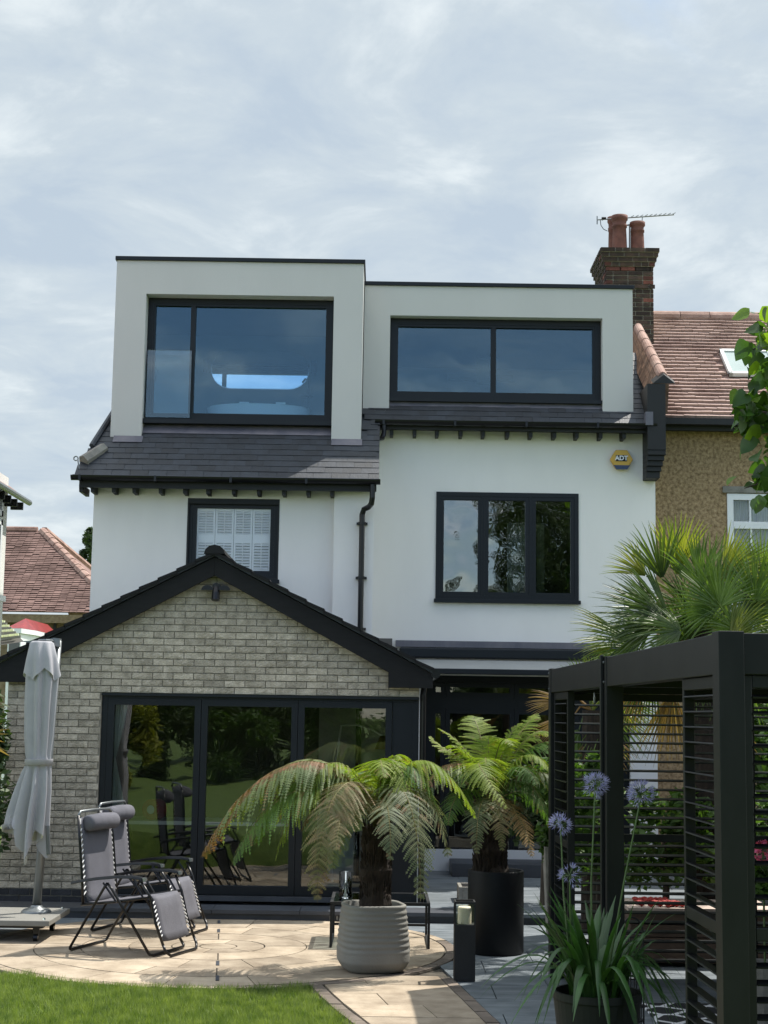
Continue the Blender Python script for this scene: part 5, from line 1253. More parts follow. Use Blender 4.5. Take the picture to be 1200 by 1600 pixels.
# planters
pl = thing('ribbed_planter', 'rounded square pale grey planter with wavy horizontal ribs holding the bronze tree fern', 'planter', (PX, PY, 0))
hP = .535; prof = []; n = 52
for i in range(n + 1):
    z = hP * i / n; t = i / n
    rr_ = .205 + .075 * min(1, t / .16) ** .5 + .008 * math.sin(t * 3)
    if t > .25: rr_ -= .030 * (t - .25) / .75
    if t > .30: rr_ += .0042 * math.sin((t - .3) * 2 * math.pi * 12 + .6 * math.sin(t * 9))
    prof.append((rr_, z))
prof += [(prof[-1][0] - .012, hP + .006), (prof[-1][0] - .035, hP - .002), (prof[-1][0] - .045, hP - .1)]
b = MB(); b.lathe([(0, 0)] + prof, (PX, PY, .004), 64, sq=3.4, rot=R(14)); b.build('pot', M_CONC, pl, smooth=True)
b = MB(); b.lathe([(.235, 0), (.12, .02), (0, .03)], (PX, PY, hP - .07), 40, sq=3.4, rot=R(14)); b.build('soil', M_SOIL, pl, smooth=True)
rB = (X(820, QY) - X(735, QY)) / 2; zB = Z(1364, QY - rB, 777)
p2 = thing('black_cylinder_planter', 'tall matt black cylindrical planter under the lime green tree fern', 'planter', (QX, QY, 0))
b = MB(); b.lathe([(0, 0), (rB * .97, 0), (rB, .01), (rB, zB - .01), (rB * .985, zB), (rB * .90, zB), (rB * .88, zB - .06)], (QX, QY, .002), 48); b.build('pot', mat('black_planter_paint', (.005, .006, .007), .5, .15, 6, spec=.25), p2, smooth=True, bevel=0)
b = MB(); b.lathe([(rB * .89, 0), (0, .02)], (QX, QY, zB - .06), 32); b.build('soil', M_SOIL, p2)
sp = thing('square_stone_planter', 'small square stone planter standing behind the black cylinder', 'planter', gnd(730, 1425) + Vector((0, .15, 0)))
g_ = gnd(724, 1425); zz_ = Z(1386, g_.y, 724)
b = MB(); rectw = .04; x0_, x1_ = X(717, g_.y, 1400), X(800, g_.y, 1400)
b.box(x0_, x0_ + rectw, g_.y, g_.y + .45, 0.1 if g_.y > 16.1 else 0, zz_); b.box(x0_ + rectw, x1_, g_.y, g_.y + rectw, 0, zz_); b.box(x0_ + rectw, x1_, g_.y + .41, g_.y + .45, 0, zz_); b.box(x1_, x1_ + rectw, g_.y, g_.y + .45, 0, zz_); b.build('pot', M_CONC2, sp, bevel=.006)
b = MB(); b.box(x0_ + rectw, x1_, g_.y + .04, g_.y + .41, 0, zz_ - .05); b.build('soil', M_SOIL, sp)
tp = thing('tapered_stone_planter', 'tall tapered weathered stone planter beside the far pergola corner', 'planter', (X(862, 15.2), 15.2, 0))
b = MB(); zt_ = Z(1322, 15.2, 862); cx_ = X(868, 15.2, 1322); b.lathe([(0, 0), (.115, 0), (.165, zt_ - .02), (.165, zt_), (.14, zt_), (.13, zt_ - .08), (0, zt_ - .08)], (cx_, 15.2, 0), 4, rot=R(45)); b.build('pot', M_CONC2, tp, bevel=.006)
shrub('planter_shrub', 'dark leafy shrub in the tapered stone planter', 'shrub', (cx_, 15.2, zt_ + .4), (.35, .35, .5), 1800, .045, 77, M_SHRUB, trunk=.02)
# glass side table
gt = gnd(514, 1484); gt2 = gnd(671, 1481); ty0 = (gt.y + gt2.y) / 2; ty1 = ty0 + .8; tx0, tx1 = gt.x, gt2.x; tz = Z(1410, ty0, 590)
tb_ = thing('glass_side_table', 'low side table with thin black metal frame and glass top behind the ribbed planter', 'table', ((tx0 + tx1) / 2, (ty0 + ty1) / 2, 0))
w = .022
for xx in (tx0, tx1 - w):
    for yv in (ty0, ty1 - w):
        b = MB(); b.box(xx, xx + w, yv, yv + w, 0.004, tz - w); b.build('leg', M_BLACKM, tb_)
    b = MB(); b.box(xx, xx + w, ty0 + w, ty1 - w, .004, .004 + w); b.build('floor_rail', M_BLACKM, tb_)
b = MB(); b.box(tx0 + w, tx1 - w, ty1 - w, ty1, .10, .10 + w); b.build('back_rail', M_BLACKM, tb_)
b = MB(); tw = .028; b.box(tx0, tx1, ty0, ty0 + tw, tz - tw, tz); b.box(tx0, tx1, ty1 - tw, ty1, tz - tw, tz); b.box(tx0, tx0 + tw, ty0 + tw, ty1 - tw, tz - tw, tz); b.box(tx1 - tw, tx1, ty0 + tw, ty1 - tw, tz - tw, tz); b.build('top_frame', M_BLACKM, tb_)
b = MB(); b.box(tx0 + tw, tx1 - tw, ty0 + tw, ty1 - tw, tz - .012, tz - .004); b.build('glass_top', glass_mat('glass_table', (.55, .62, .65), 1.6), tb_)
vz = thing('glass_vase', 'clear glass hurricane vase on the low glass side table', 'vase', (X(541, ty0 + .3), ty0 + .3, tz))
vx = X(540, ty0 + .3, 1380); b = MB(); b.lathe([(0, 0), (.055, 0), (.06, .01), (.06, .24), (.056, .24), (.055, .02), (0, .015)], (vx, ty0 + .3, tz), 24); b.build('glass', G_CLEAR, vz, smooth=True)
b = MB(); b.lathe([(0, 0), (.03, 0), (.03, .09), (0, .09)], (vx, ty0 + .3, tz + .018), 14); b.build('candle', M_CANDLE, vz)
# lantern
lg = gnd(726, 1534); lx, ly = lg.x, lg.y + .085; s_ = .084; lh = .62
la = thing('tall_black_lantern', 'tall square black floor lantern with a cream candle in its glass top', 'lantern', (lx, ly, 0))
b = MB(); b.box(lx - s_, lx + s_, ly - s_, ly + s_, .002, .44); b.build('body', M_BLACKM, la, bevel=.003)
b = MB()
for sx_ in (-1, 1):
    for sy_ in (-1, 1): b.box(lx + sx_ * s_ - (.012 if sx_ > 0 else 0), lx + sx_ * s_ + (.012 if sx_ < 0 else 0), ly + sy_ * s_ - (.012 if sy_ > 0 else 0), ly + sy_ * s_ + (.012 if sy_ < 0 else 0), .441, lh - .019)
wall(b, lx - s_, lx + s_, 0, 0.001, 0, 0.001) if False else None
b.box(lx - s_, lx + s_, ly - s_, ly - s_ + .014, lh - .018, lh); b.box(lx - s_, lx + s_, ly + s_ - .014, ly + s_, lh - .018, lh); b.box(lx - s_, lx - s_ + .014, ly - s_ + .014, ly + s_ - .014, lh - .018, lh); b.box(lx + s_ - .014, lx + s_, ly - s_ + .014, ly + s_ - .014, lh - .018, lh); b.build('top_frame', M_BLACKM, la)
for nm, (xa_, xb_, ya_, yb_) in (('g', (lx - s_ + .012, lx + s_ - .012, ly - s_ + .003, ly - s_ + .006)), ('g', (lx - s_ + .012, lx + s_ - .012, ly + s_ - .006, ly + s_ - .003))):
    b = MB(); b.box(xa_, xb_, ya_, yb_, .442, lh - .02); b.build('glass_pane', G_CLEAR, la)
b = MB(); b.lathe([(0, 0), (.055, 0), (.055, .125), (.048, .132), (.02, .125), (0, .128)], (lx, ly, .442), 24); b.build('candle', M_CANDLE, la, smooth=False)

# ================================================================== PERGOLA
PN = Vector((1.568, 7.16, 0)); PF = Vector((1.40, 12.95, 0)); pd = (PF - PN); PLn = pd.length; prot = math.atan2(-pd.x, pd.y)
pg = thing('louvred_pergola', 'black aluminium pergola with horizontal slatted sides and flat roof on the right', 'pergola', PN, prot, local=True)
HT = 2.50; PW = 3.3; ps = .115; bh_ = .20
M_PG = mat('pergola_black', (.0045, .0055, .0065), .42, .12, 5, spec=.3, col2=(.010, .011, .012), stretch=(1, 1, .4))
def pbox(name, x0, x1, y0, y1, z0, z1, par=pg, bev=.004):
    b = MB(); b.box(x0, x1, y0, y1, z0, z1); return b.build(name, M_PG, par, bevel=bev)
midv = 3.14
for (u, v) in ((0, 0), (PW - ps, 0), (0, midv - ps), (PW - ps, midv - ps), (0, PLn - ps), (PW - ps, PLn - ps)):
    e_ = .012 if v == 0 and u == 0 else 0
    pbox('post', u - e_ * .5, u + ps, v - e_, v + ps, 0, HT - (0 if (v == 0) else .0))
# beams
pbox('beam', .006, ps - .006, ps + .001, midv - ps - .001, HT - bh_, HT - .008)
pbox('beam', .006, ps - .006, midv + .001, PLn - ps - .001, HT - bh_, HT - .008)
pbox('beam', PW - ps + .006, PW - .006, ps + .001, midv - ps - .001, HT - bh_, HT - .008)
pbox('beam', PW - ps + .006, PW - .006, midv + .001, PLn - ps - .001, HT - bh_, HT - .008)
for v in (.0, PLn - ps): pbox('beam', ps + .001, PW - ps - .001, v + .006, v + ps - .006, HT - bh_, HT - .008)
pbox('beam', ps + .001, PW - ps - .001, midv - ps + .006, midv - .006, HT - bh_, HT - .03)
pbox('joint_strip', -.022, -.001, midv - .035, midv + .008, 0, HT + .01)
for v in (midv - .06, midv + .06, PLn - .06):
    for z_ in (HT - .04, HT - .17):
        b = MB(); b.tube([(-.002, v, z_), (-.010, v, z_)], .008, 8); b.build('fixing_bolt', M_ALU, pg)
# roof blades
n = 38
rb = MB(); rb.obox((0, 0, 0), ((PW - 2 * ps) / 2 - .01, 0, 0), (0, .082, .008), (0, -.001, .008)); rbm = rb.mesh('roof_blade', M_PG)
for i in range(n):
    v = ps + .07 + (PLn - 2 * ps - .14) * i / (n - 1)
    if abs(v - (midv - ps / 2)) < .10: continue
    inst(rbm, 'roof_blade', pg, (PW / 2, v, HT - .07))
SP = .0763
def louvre_side(v0, v1, u=.03, jamb=True):
    if jamb:
        pbox('panel_stile', u, u + .055, v0, v0 + .04, .05, HT - bh_ - .002); pbox('panel_stile', u, u + .055, v1 - .04, v1, .05, HT - bh_ - .002)
    pbox('panel_rail', u, u + .055, v0 + .041, v1 - .041, HT - bh_ - .062, HT - bh_ - .002)
    pbox('panel_rail', u, u + .055, v0 + .041, v1 - .041, 1.12 - .03, 1.12 + .03)
    s = MB(); s.obox((0, 0, 0), (.034, 0, -.006), (0, (v1 - v0) / 2 - .041, 0), (.0015, 0, .0035)); sm_ = s.mesh('louvre_slat', M_PG)
    z = HT - bh_ - .10
    while z > .1:
        if abs(z - 1.12) > .05: inst(sm_, 'louvre_slat', pg, (u + .028, (v0 + v1) / 2, z), (0, 0, 0))
        z -= SP
def louvre_front(u0, u1, v):
    pbox('panel_stile', u0, u0 + .04, v, v + .055, .05, HT - bh_ - .002); pbox('panel_stile', u1 - .04, u1, v, v + .055, .05, HT - bh_ - .002)
    pbox('panel_rail', u0 + .041, u1 - .041, v, v + .055, HT - bh_ - .062, HT - bh_ - .002)
    pbox('panel_rail', u0 + .041, u1 - .041, v, v + .055, 1.12 - .03, 1.12 + .03)
    s = MB(); s.obox((0, 0, 0), ((u1 - u0) / 2 - .041, 0, 0), (0, .034, .006), (0, -.0015, .0035)); sm_ = s.mesh('louvre_slat', M_PG)
    z = HT - bh_ - .10
    while z > .1:
        if abs(z - 1.12) > .05: inst(sm_, 'louvre_slat', pg, ((u0 + u1) / 2, v + .028, z))
        z -= SP
louvre_side(ps + .004, ps + .80)
louvre_side(PLn - ps - .76, PLn - ps - .004)
louvre_front(ps + .004, 1.5, .03)
louvre_front(ps + .004, 1.66, PLn - ps + .03); louvre_front(1.67, PW - ps - .004, PLn - ps + .03)
sc_ = MB(); sc_.tube([(0 - .0, midv - .5, HT - .30), (0, midv - .52, HT - .26), (0, midv - .5, HT - .23), (0, midv - .48, HT - .26), (0, midv - .5, HT - .30)], .006, 6)
sc_.v = [(v[0] + .06, v[1] + 1.2, v[2]) for v in sc_.v]; hk = sc_.build('hanging_hook', M_ALU, pg)

# rug
rug = MB(); rug.box(1.95, 3.9, 9.3, 11.75, .001, .012)
mr_ = bpy.data.materials.new('lattice_rug'); mr_.use_nodes = True; t_ = mr_.node_tree; bs = t_.nodes['Principled BSDF']; bs.inputs['Roughness'].default_value = .95
ge = t_.nodes.new('ShaderNodeNewGeometry'); mp = t_.nodes.new('ShaderNodeMapping'); mp.inputs['Rotation'].default_value = (0, 0, R(45)); mp.inputs['Scale'].default_value = (4.2, 4.2, 0); t_.links.new(ge.outputs['Position'], mp.inputs[0])
vo = t_.nodes.new('ShaderNodeTexVoronoi'); vo.feature = 'DISTANCE_TO_EDGE'; vo.inputs['Scale'].default_value = 1.0; vo.inputs['Randomness'].default_value = 0.35; t_.links.new(mp.outputs[0], vo.inputs['Vector'])
gt_ = t_.nodes.new('ShaderNodeMath'); gt_.operation = 'LESS_THAN'; gt_.inputs[1].default_value = .09; t_.links.new(vo.outputs[0], gt_.inputs[0])
mi_ = t_.nodes.new('ShaderNodeMix'); mi_.data_type = 'RGBA'; mi_.inputs[6].default_value = (.012, .013, .016, 1); mi_.inputs[7].default_value = (.62, .64, .66, 1); t_.links.new(gt_.outputs[0], mi_.inputs[0]); t_.links.new(mi_.outputs[2], bs.inputs['Base Color'])
tag(rug.build('outdoor_rug', mr_, org=(2.9, 10.5, .001)), 'black outdoor rug with white lattice pattern on the pergola floor', 'rug')

# ================================================================== AGAPANTHUS
AY = 9.3; AX = X(918, AY, 1560); pt = Z(1548, AY, 918)
ap = thing('black_round_pot', 'black round pot in the lower right corner holding the blue agapanthus', 'pot', (AX, AY, 0))
rA = (X(1000, AY) - X(866, AY)) / 2; AX = (X(1000, AY, 1560) + X(866, AY, 1560)) / 2
b = MB(); b.lathe([(0, 0), (rA * .78, 0), (rA * .98, pt - .05), (rA, pt - .04), (rA, pt), (rA * .93, pt), (rA * .9, pt - .06)], (AX, AY, .002), 40); b.build('pot', M_BLACKM, ap, smooth=False)
b = MB(); b.lathe([(rA * .92, 0), (0, .03)], (AX, AY, pt - .06), 24); b.build('soil', M_SOIL, ap)
ag = thing('agapanthus', 'agapanthus with long dark strap leaves and four lilac blue flower heads in black pot', 'flowering plant', (AX, AY, pt - .05))
r = random.Random(12)
def strap(base, ctl, tip, w, seed, par=ag, m=M_AGL):
    b = MB(); n = 10; vs = []; fs = []; base, ctl, tip = Vector(base), Vector(ctl), Vector(tip)
    for i in range(n + 1):
        t = i / n; p = base * (1 - t) ** 2 + ctl * 2 * t * (1 - t) + tip * t * t; T = ((ctl - base) * (1 - t) + (tip - ctl) * t).normalized()
        hz = Vector((T.x, T.y, 0)); sd = Vector((-hz.y, hz.x, 0)) if hz.length > .05 else Vector((1, 0, 0)); sd.normalize()
        ww = w * (.65 + .5 * math.sin(math.pi * min(1, t * .9 + .08))) * (1 - max(0, t - .8) / .2 * .9)
        up = sd.cross(T) * (ww * .35)
        vs += [p - sd * ww + up, p, p + sd * ww + up]
    for i in range(n): fs += [(3 * i, 3 * i + 1, 3 * i + 4, 3 * i + 3), (3 * i + 1, 3 * i + 2, 3 * i + 5, 3 * i + 4)]
    b.add(vs, fs); return b.build('leaf', m, par, smooth=True)
for i in range(95):
    a = r.uniform(0, TAU); rr_ = r.uniform(0, rA * .6); bs_ = Vector((AX + rr_ * math.cos(a), AY + rr_ * math.sin(a), pt - .05))
    ln_ = r.uniform(.32, .70); up_ = r.uniform(.15, .62); k = r.random()
    hgt = up_ if k < .55 else r.uniform(.05, .25); ax_ = a + r.uniform(-.5, .5)
    if k < .55: tip = bs_ + Vector((math.cos(ax_) * ln_ * .55, math.sin(ax_) * ln_ * .55, r.uniform(.32, .62))); ctl = bs_ + Vector((math.cos(ax_) * .05, math.sin(ax_) * .05, r.uniform(.25, .4)))
    else: tip = bs_ + Vector((math.cos(ax_) * ln_ * .95, math.sin(ax_) * ln_ * .8, r.uniform(-.28, .15))); ctl = bs_ + Vector((math.cos(ax_) * ln_ * .35, math.sin(ax_) * ln_ * .35, r.uniform(.35, .62)))
    strap(bs_, ctl, tip, r.uniform(.013, .021), i)
for (px, py, bx, by, cxp, n_, sz_, dY) in ((930, 1226, 925, 1520, 920, 64, .088, .05), (1002, 1240, 945, 1500, 975, 64, .088, -.05), (876, 1288, 895, 1480, 876, 48, .068, .1), (890, 1368, 900, 1500, 888, 22, .07, -.12)):
    hd = at(px, py, AY + dY); bs_ = Vector((X(bx, AY, by), AY, pt)); b = MB(); cm_ = at(cxp, (py + by) / 2, AY + dY); b.tube([bs_, cm_ * .5 + (bs_ + hd) * .25, hd - Vector((0, 0, .01))], [.007, .006, .005], 6); st_ = b.build('flower_stem', M_STEM, ag)
    b = MB(); r2 = random.Random(px)
    for i in range(n_):
        d = Vector((r2.gauss(0, 1), r2.gauss(0, 1), r2.gauss(.25, .75))).normalized(); pl_ = sz_ * r2.uniform(.7, 1.0); q = hd + d * pl_ * .75
        b.tube([hd, q], .0014, 3, caps=False, mi=1); e1_ = d.cross(Vector((0, 0, 1))); e1_ = e1_.normalized() if e1_.length > .1 else Vector((1, 0, 0)); e2_ = d.cross(e1_); hue = 0
        for kk in range(5):
            a = TAU * kk / 5 + i; o1 = e1_ * math.cos(a) + e2_ * math.sin(a); o2 = e1_ * math.cos(a + .6) + e2_ * math.sin(a + .6); o3 = (o1 + o2).normalized()
            b.add([q, q + d * .014 + o1 * .008, q + d * .032 + o3 * .020, q + d * .014 + o2 * .008], [(0, 1, 2, 3)], 0)
    b.build('flower_head', [M_AGF, M_STEM], ag)
# small wicker lantern behind
wl_ = thing('black_wicker_lantern', 'black woven lantern with curved handle behind the agapanthus', 'lantern', (X(985, 10.6), 10.6, 0))
cx_, cy_ = X(988, 10.6, 1500), 10.6; r1 = .075; zt_ = Z(1462, 10.6, 988); zb_ = .012
for i in range(12):
    a = TAU * i / 12; b = MB(); b.tube([(cx_ + r1 * math.cos(a), cy_ + r1 * math.sin(a), zb_), (cx_ + r1 * math.cos(a), cy_ + r1 * math.sin(a), zt_)], .004, 4); b.build('upright', M_BLACKM, wl_)
for z in [zb_ + (zt_ - zb_) * k / 7 for k in range(8)]:
    b = MB(); b.tube([(cx_ + r1 * math.cos(TAU * k / 16), cy_ + r1 * math.sin(TAU * k / 16), z) for k in range(17)], .006, 5); b.build('hoop', M_BLACKM, wl_)
b = MB(); b.tube([(cx_ + r1 * math.cos(t), cy_, zt_ + .12 * math.sin(t)) for t in [math.pi * k / 12 for k in range(13)]], .006, 6); b.build('handle', M_BLACKM, wl_)

# ================================================================== PALMS
def fan_leaf(parent, hub, axis, normal, rad, spread, m, seed, nseg=30, fold=.0, crown=None, droop=.15):
    r = random.Random(seed); hub = Vector(hub); axis = Vector(axis).normalized(); normal = Vector(normal); normal = (normal - axis * normal.dot(axis)).normalized(); side = normal.cross(axis)
    b = MB(); vs = []; fs = []
    for i in range(nseg):
        a = (i / (nseg - 1) - .5) * spread; ln_ = rad * (.80 + .2 * math.cos(a * .8)) * r.uniform(.92, 1.04)
        d = axis * math.cos(a) + side * math.sin(a) + normal * (.12 * math.cos(a * 2) + r.uniform(-.10, .10)); d.normalize(); s = (d.cross(normal) + normal * r.uniform(-.5, .5)).normalized()
        w = rad * .021; pts = []
        for k, t in enumerate((.03, .3, .55, .8, 1.0)):
            p = hub + d * (ln_ * t) + Vector((0, 0, -droop * ln_ * t ** 3)) + normal * (-.02 * rad * math.sin(t * 3)); ww = w * (.3 + 1.9 * t if t < .4 else 1.06 * ((1.03 - t) / .63) ** 1.3 + .04)
            pts.append((p, ww))
        o = len(vs)
        for p, ww in pts: vs += [p - s * ww, p + normal * ww * .5, p + s * ww]
        for k in range(4): fs += [(o + 3 * k, o + 3 * k + 1, o + 3 * k + 4, o + 3 * k + 3), (o + 3 * k + 1, o + 3 * k + 2, o + 3 * k + 5, o + 3 * k + 4)]
    b.add(vs, fs)
    if crown is not None:
        c = Vector(crown); b.tube([c, c.lerp(hub, .6) + Vector((0, 0, .08)), hub], [.016, .011, .008], 5)
    return b.build('palm_leaf', m, parent)
PYp = 14.4
pc = at(1098, 985, PYp)
pm = thing('fan_palm', 'large fan palm with spiky green leaves rising behind the black pergola', 'palm', (pc.x, pc.y, 0))
b = MB(); zs = [pc.z * i / 12 for i in range(13)]; b.tube([(pc.x + .02 * math.sin(i), pc.y, z) for i, z in enumerate(zs)], [.13 + .012 * (i % 2) for i in range(13)], 12); b.build('trunk', M_TRUNK, pm)
leaves = [  # hub px, tip-direction px (dx,dy), radius px, normal, mat, spread, dY
 ((1035, 905), (-.25, -1), 112, (.1, -1, .35), M_PALM, 1.3, -.2), ((1058, 900), (.02, -1), 118, (-.4, -1, .3), M_PALMY, .95, .1),
 ((1112, 935), (.25, -1), 130, (.1, -1, .3), M_PALM, 2.2, .0), ((1010, 900), (-.8, -.75), 78, (-.3, -1, .5), M_PALMY, 1.2, .1),
 ((1045, 963), (-1, -.75), 125, (.2, -.9, .6), M_PALM, 1.7, -.2), ((1040, 970), (-1, -.28), 128, (.1, -1, .5), M_PALM, 1.9, -.35),
 ((1125, 948), (-.3, -.5), 105, (0, -1, .25), M_PALM, 3.6, -.5), ((1130, 900), (.8, -.7), 105, (.2, -1, .4), M_PALMY, 1.6, .0),
 ((1160, 960), (1, -.4), 110, (.1, -1, .4), M_PALM, 2.2, -.1), ((985, 1000), (-1, -.30), 112, (-.1, -1, .7), M_PALMY, .9, -.1),
 ((1000, 1012), (-1, -.05), 105, (.1, -1, .5), M_PALM, 1.5, -.2), ((1000, 990), (-1, -.6), 72, (.3, -1, .6), M_PALM, 1.5, .2),
 ((1080, 1005), (-.4, 1), 100, (0, -1, .1), M_PALM, 2.6, -.3), ((1150, 1020), (.5, .9), 110, (0, -1, .1), M_PALM, 2.4, -.2),
 ((1190, 905), (.5, -.8), 100, (.1, -1, .3), M_PALM, 2.2, .2), ((1075, 950), (-.6, -1), 92, (.4, -1, .3), M_PALM, 2.2, .3),
 ((1100, 980), (.2, -1), 80, (.2, -1, .3), M_PALM, 3.0, .3), ((1190, 985), (1, 0), 100, (.1, -1, .3), M_PALM, 3.0, .2),
 ((1020, 1040), (-.7, .7), 100, (.2, -1, .1), M_PALM, 1.9, -.1), ((1000, 1060), (-.4, 1), 80, (.1, -1, .1), M_PALMD, .9, .1),
 ((1050, 1080), (-.1, 1), 110, (0, -1, 0), M_PALMD, 1.1, .2), ((1110, 1100), (.2, 1), 100, (0, -1, 0), M_PALMD, 1.4, .1), ((1020, 955), (-.8, -.2), 90, (.2, -1, .6), M_PALM, 2.6, .35),
 ((1180, 940), (.3, -1), 110, (.3, -1, .3), M_PALM, 2.0, -.3), ((1205, 960), (.2, -1), 120, (-.2, -1, .3), M_PALM, 2.2, -.15), ((1150, 985), (-.5, -.6), 85, (.2, -1, .5), M_PALM, 2.8, -.4),
 ((1095, 915), (-.1, -1), 105, (.5, -1, .3), M_PALM, 1.6, -.3), ((1065, 985), (-.9, -.1), 95, (.1, -1, .9), M_PALM, 2.6, -.6), ((1015, 985), (-1, .15), 80, (0, -1, .8), M_PALM, 1.8, -.3),
 ((1075, 1000), (-.3, -1), 90, (-.4, -1, .5), M_PALM, 2.4, -.1), ((1140, 1000), (.6, -.6), 95, (.3, -1, .5), M_PALMY, 1.6, -.45), ((960, 1005), (-.8, .5), 55, (.2, -1, .4), M_PALMY, 1.3, .0)]
for i, (hp_, dr2, rd, nm_, m_, spd, dY) in enumerate(leaves):
    hub = at(hp_[0], hp_[1], PYp + dY); fan_leaf(pm, hub, (dr2[0], rnd.uniform(-.25, .15), -dr2[1]), nm_, rd * PYp / F, spd, m_, 60 + i, nseg=int(8 + spd * 9), crown=pc)
p2c = at(925, 1110, 15.6)
pm2 = thing('golden_leaved_palm', 'palm with dry golden leaves glowing behind the far pergola corner', 'palm', (p2c.x, p2c.y, 0))
b = MB(); b.tube([(p2c.x, p2c.y, 0), (p2c.x, p2c.y, p2c.z * .5), p2c], [.12, .11, .10], 10); b.build('trunk', M_TRUNK, pm2)
for i, (hp_, dr2, rd, m_, spd) in enumerate([((888, 1098), (-1, -.1), 68, M_PALMD, .75), ((895, 1120), (-1, .6), 70, M_PALMD, .8), ((930, 1075), (.2, -1), 60, M_PALMY, 2.4), ((935, 1140), (.2, 1), 75, M_PALMD, 2.0), ((960, 1090), (1, -.2), 85, M_PALMY, 2.4), ((950, 1110), (.4, .7), 85, M_PALM, 2.6), ((915, 1075), (-.7, -.9), 62, M_PALM, 1.6), ((905, 1140), (-.7, 1), 60, M_PALM, 1.4)]):
    fan_leaf(pm2, at(hp_[0], hp_[1], 15.6), (dr2[0], -.1, -dr2[1]), (.1, -1, .3), rd * 15.6 / F, spd, m_, 160 + i, nseg=int(10 + spd * 10), crown=p2c)

# ================================================================== BEHIND THE PERGOLA
fn = thing('boundary_fence', 'dark brown close boarded garden fence behind the pergola', 'fence', (4.9, 14, 0))
bd = MB(); bd.box(-.012, .012, -.07, .07, 0, 1.9); bdm = bd.mesh('fence_board', M_FENCE)
y = 7.0
while y < 20.4: inst(bdm, 'fence_board', fn, (4.95 + rnd.uniform(-.006, .006), y, .03)); y += .145
for yv in (7.2, 9.4, 11.6, 13.8, 16, 18.2, 20.2):
    b = MB(); b.box(4.97, 5.06, yv, yv + .09, 0, 2.0); b.build('post', M_FENCE, fn)
rbx = thing('timber_raised_bed', 'brown timber raised planting bed seen through the pergola slats', 'planter', (2.7, 13.9, 0))
x0_, x1_, y0_, y1_ = X(985, 13.5, 1440), X(1210, 13.5, 1440), 13.5, 14.2; zt_ = Z(1424, 13.5, 1020)
for k in range(4):
    b = MB(); z0_ = .03 + (zt_ - .03) * k / 4; b.box(x0_, x1_, y0_, y0_ + .04, z0_ + .004, .03 + (zt_ - .03) * (k + 1) / 4 - .004); b.build('board', M_WOODDK, rbx, bevel=.003)
b = MB(); b.box(x0_, x0_ + .04, y0_ + .041, y1_, .03, zt_); b.box(x1_ - .04, x1_, y0_ + .041, y1_, .03, zt_); b.box(x0_ + .041, x1_ - .041, y1_ - .04, y1_, .03, zt_); b.build('side_boards', M_WOODDK, rbx)
b = MB(); b.box(x0_ - .02, x1_ + .02, y0_ - .02, y1_, zt_ + .001, zt_ + .03); b.build('capping', mat('pale_capping', (.5, .4, .34), .8, .2, 8), rbx)
b = MB(); r2 = random.Random(9)
for i in range(60): q = Vector((x0_ + r2.uniform(.1, .5), y0_ + r2.uniform(.02, .5), zt_ + .05)); b.lathe([(0, .02), (.025, .012), (.03, 0), (0, -.02)], q, 6)
o = b.build('red_flower_heads', M_RED, org=(x0_ + .3, y0_ + .2, zt_)); tag(o, 'red flower heads lying along the raised timber bed', 'flowers'); o['kind'] = 'stuff'
shrub('bed_shrub', 'leafy green shrub growing above the raised timber bed', 'shrub', (X(1035, 14.2), 14.25, 1.0), (.4, .35, .5), 1600, .05, 41, M_SHRUB)
shrub('bed_shrub', 'light green shrub between the middle pergola post and far corner', 'shrub', (X(928, 14.6), 14.8, 1.15), (.33, .3, .6), 1800, .045, 42, M_SHRUB)
shrub('bed_shrub', 'low dark shrub at the right end of the raised bed', 'shrub', (X(1130, 14.2), 14.4, 1.0), (.5, .4, .6), 2000, .05, 43, M_SHRUB)
shrub('bed_shrub', 'dark shrub behind the lime green tree fern', 'shrub', (X(850, 16.8), 16.9, .95), (.5, .4, .8), 3200, .05, 44, M_TREE)
shrub('bed_shrub', 'tall dark shrub against the boundary fence', 'shrub', (4.3, 17.0, 1.5), (.5, 1.1, 1.4), 4000, .07, 45, M_SHRUB)
pk = thing('pink_hydrangea', 'pink flowers glimpsed through the slats at the right edge', 'flowers', (X(1195, 10.8), 10.8, 0))
c0 = at(1192, 1330, 10.8); b = MB(); r2 = random.Random(1)
for i in range(90):
    d = Vector((r2.gauss(0, 1), r2.gauss(0, 1), r2.gauss(0, 1))).normalized() * .07; a_ = Vector((r2.gauss(0, 1), r2.gauss(0, 1), r2.gauss(0, 1))).normalized() * .016; e_ = a_.cross(d).normalized() * .016
    b.add([c0 + d - a_, c0 + d + e_, c0 + d + a_, c0 + d - e_], [(0, 1, 2, 3)])
b.build('petals', M_PINK, pk); leaf_cloud(c0 - Vector((0, 0, .2)), (.16, .16, .14), 300, .04, 3).build('foliage', M_SHRUB, pk)
b = MB(); b.tube([(c0.x, c0.y, .45), c0], .008, 5); b.build('stem', M_STEM, pk)
b = MB(); b.lathe([(0, 0), (.14, 0), (.19, .45), (.17, .45), (.16, .4), (0, .4)], (c0.x, c0.y, .003), 20); b.build('pot', M_CONC2, pk)

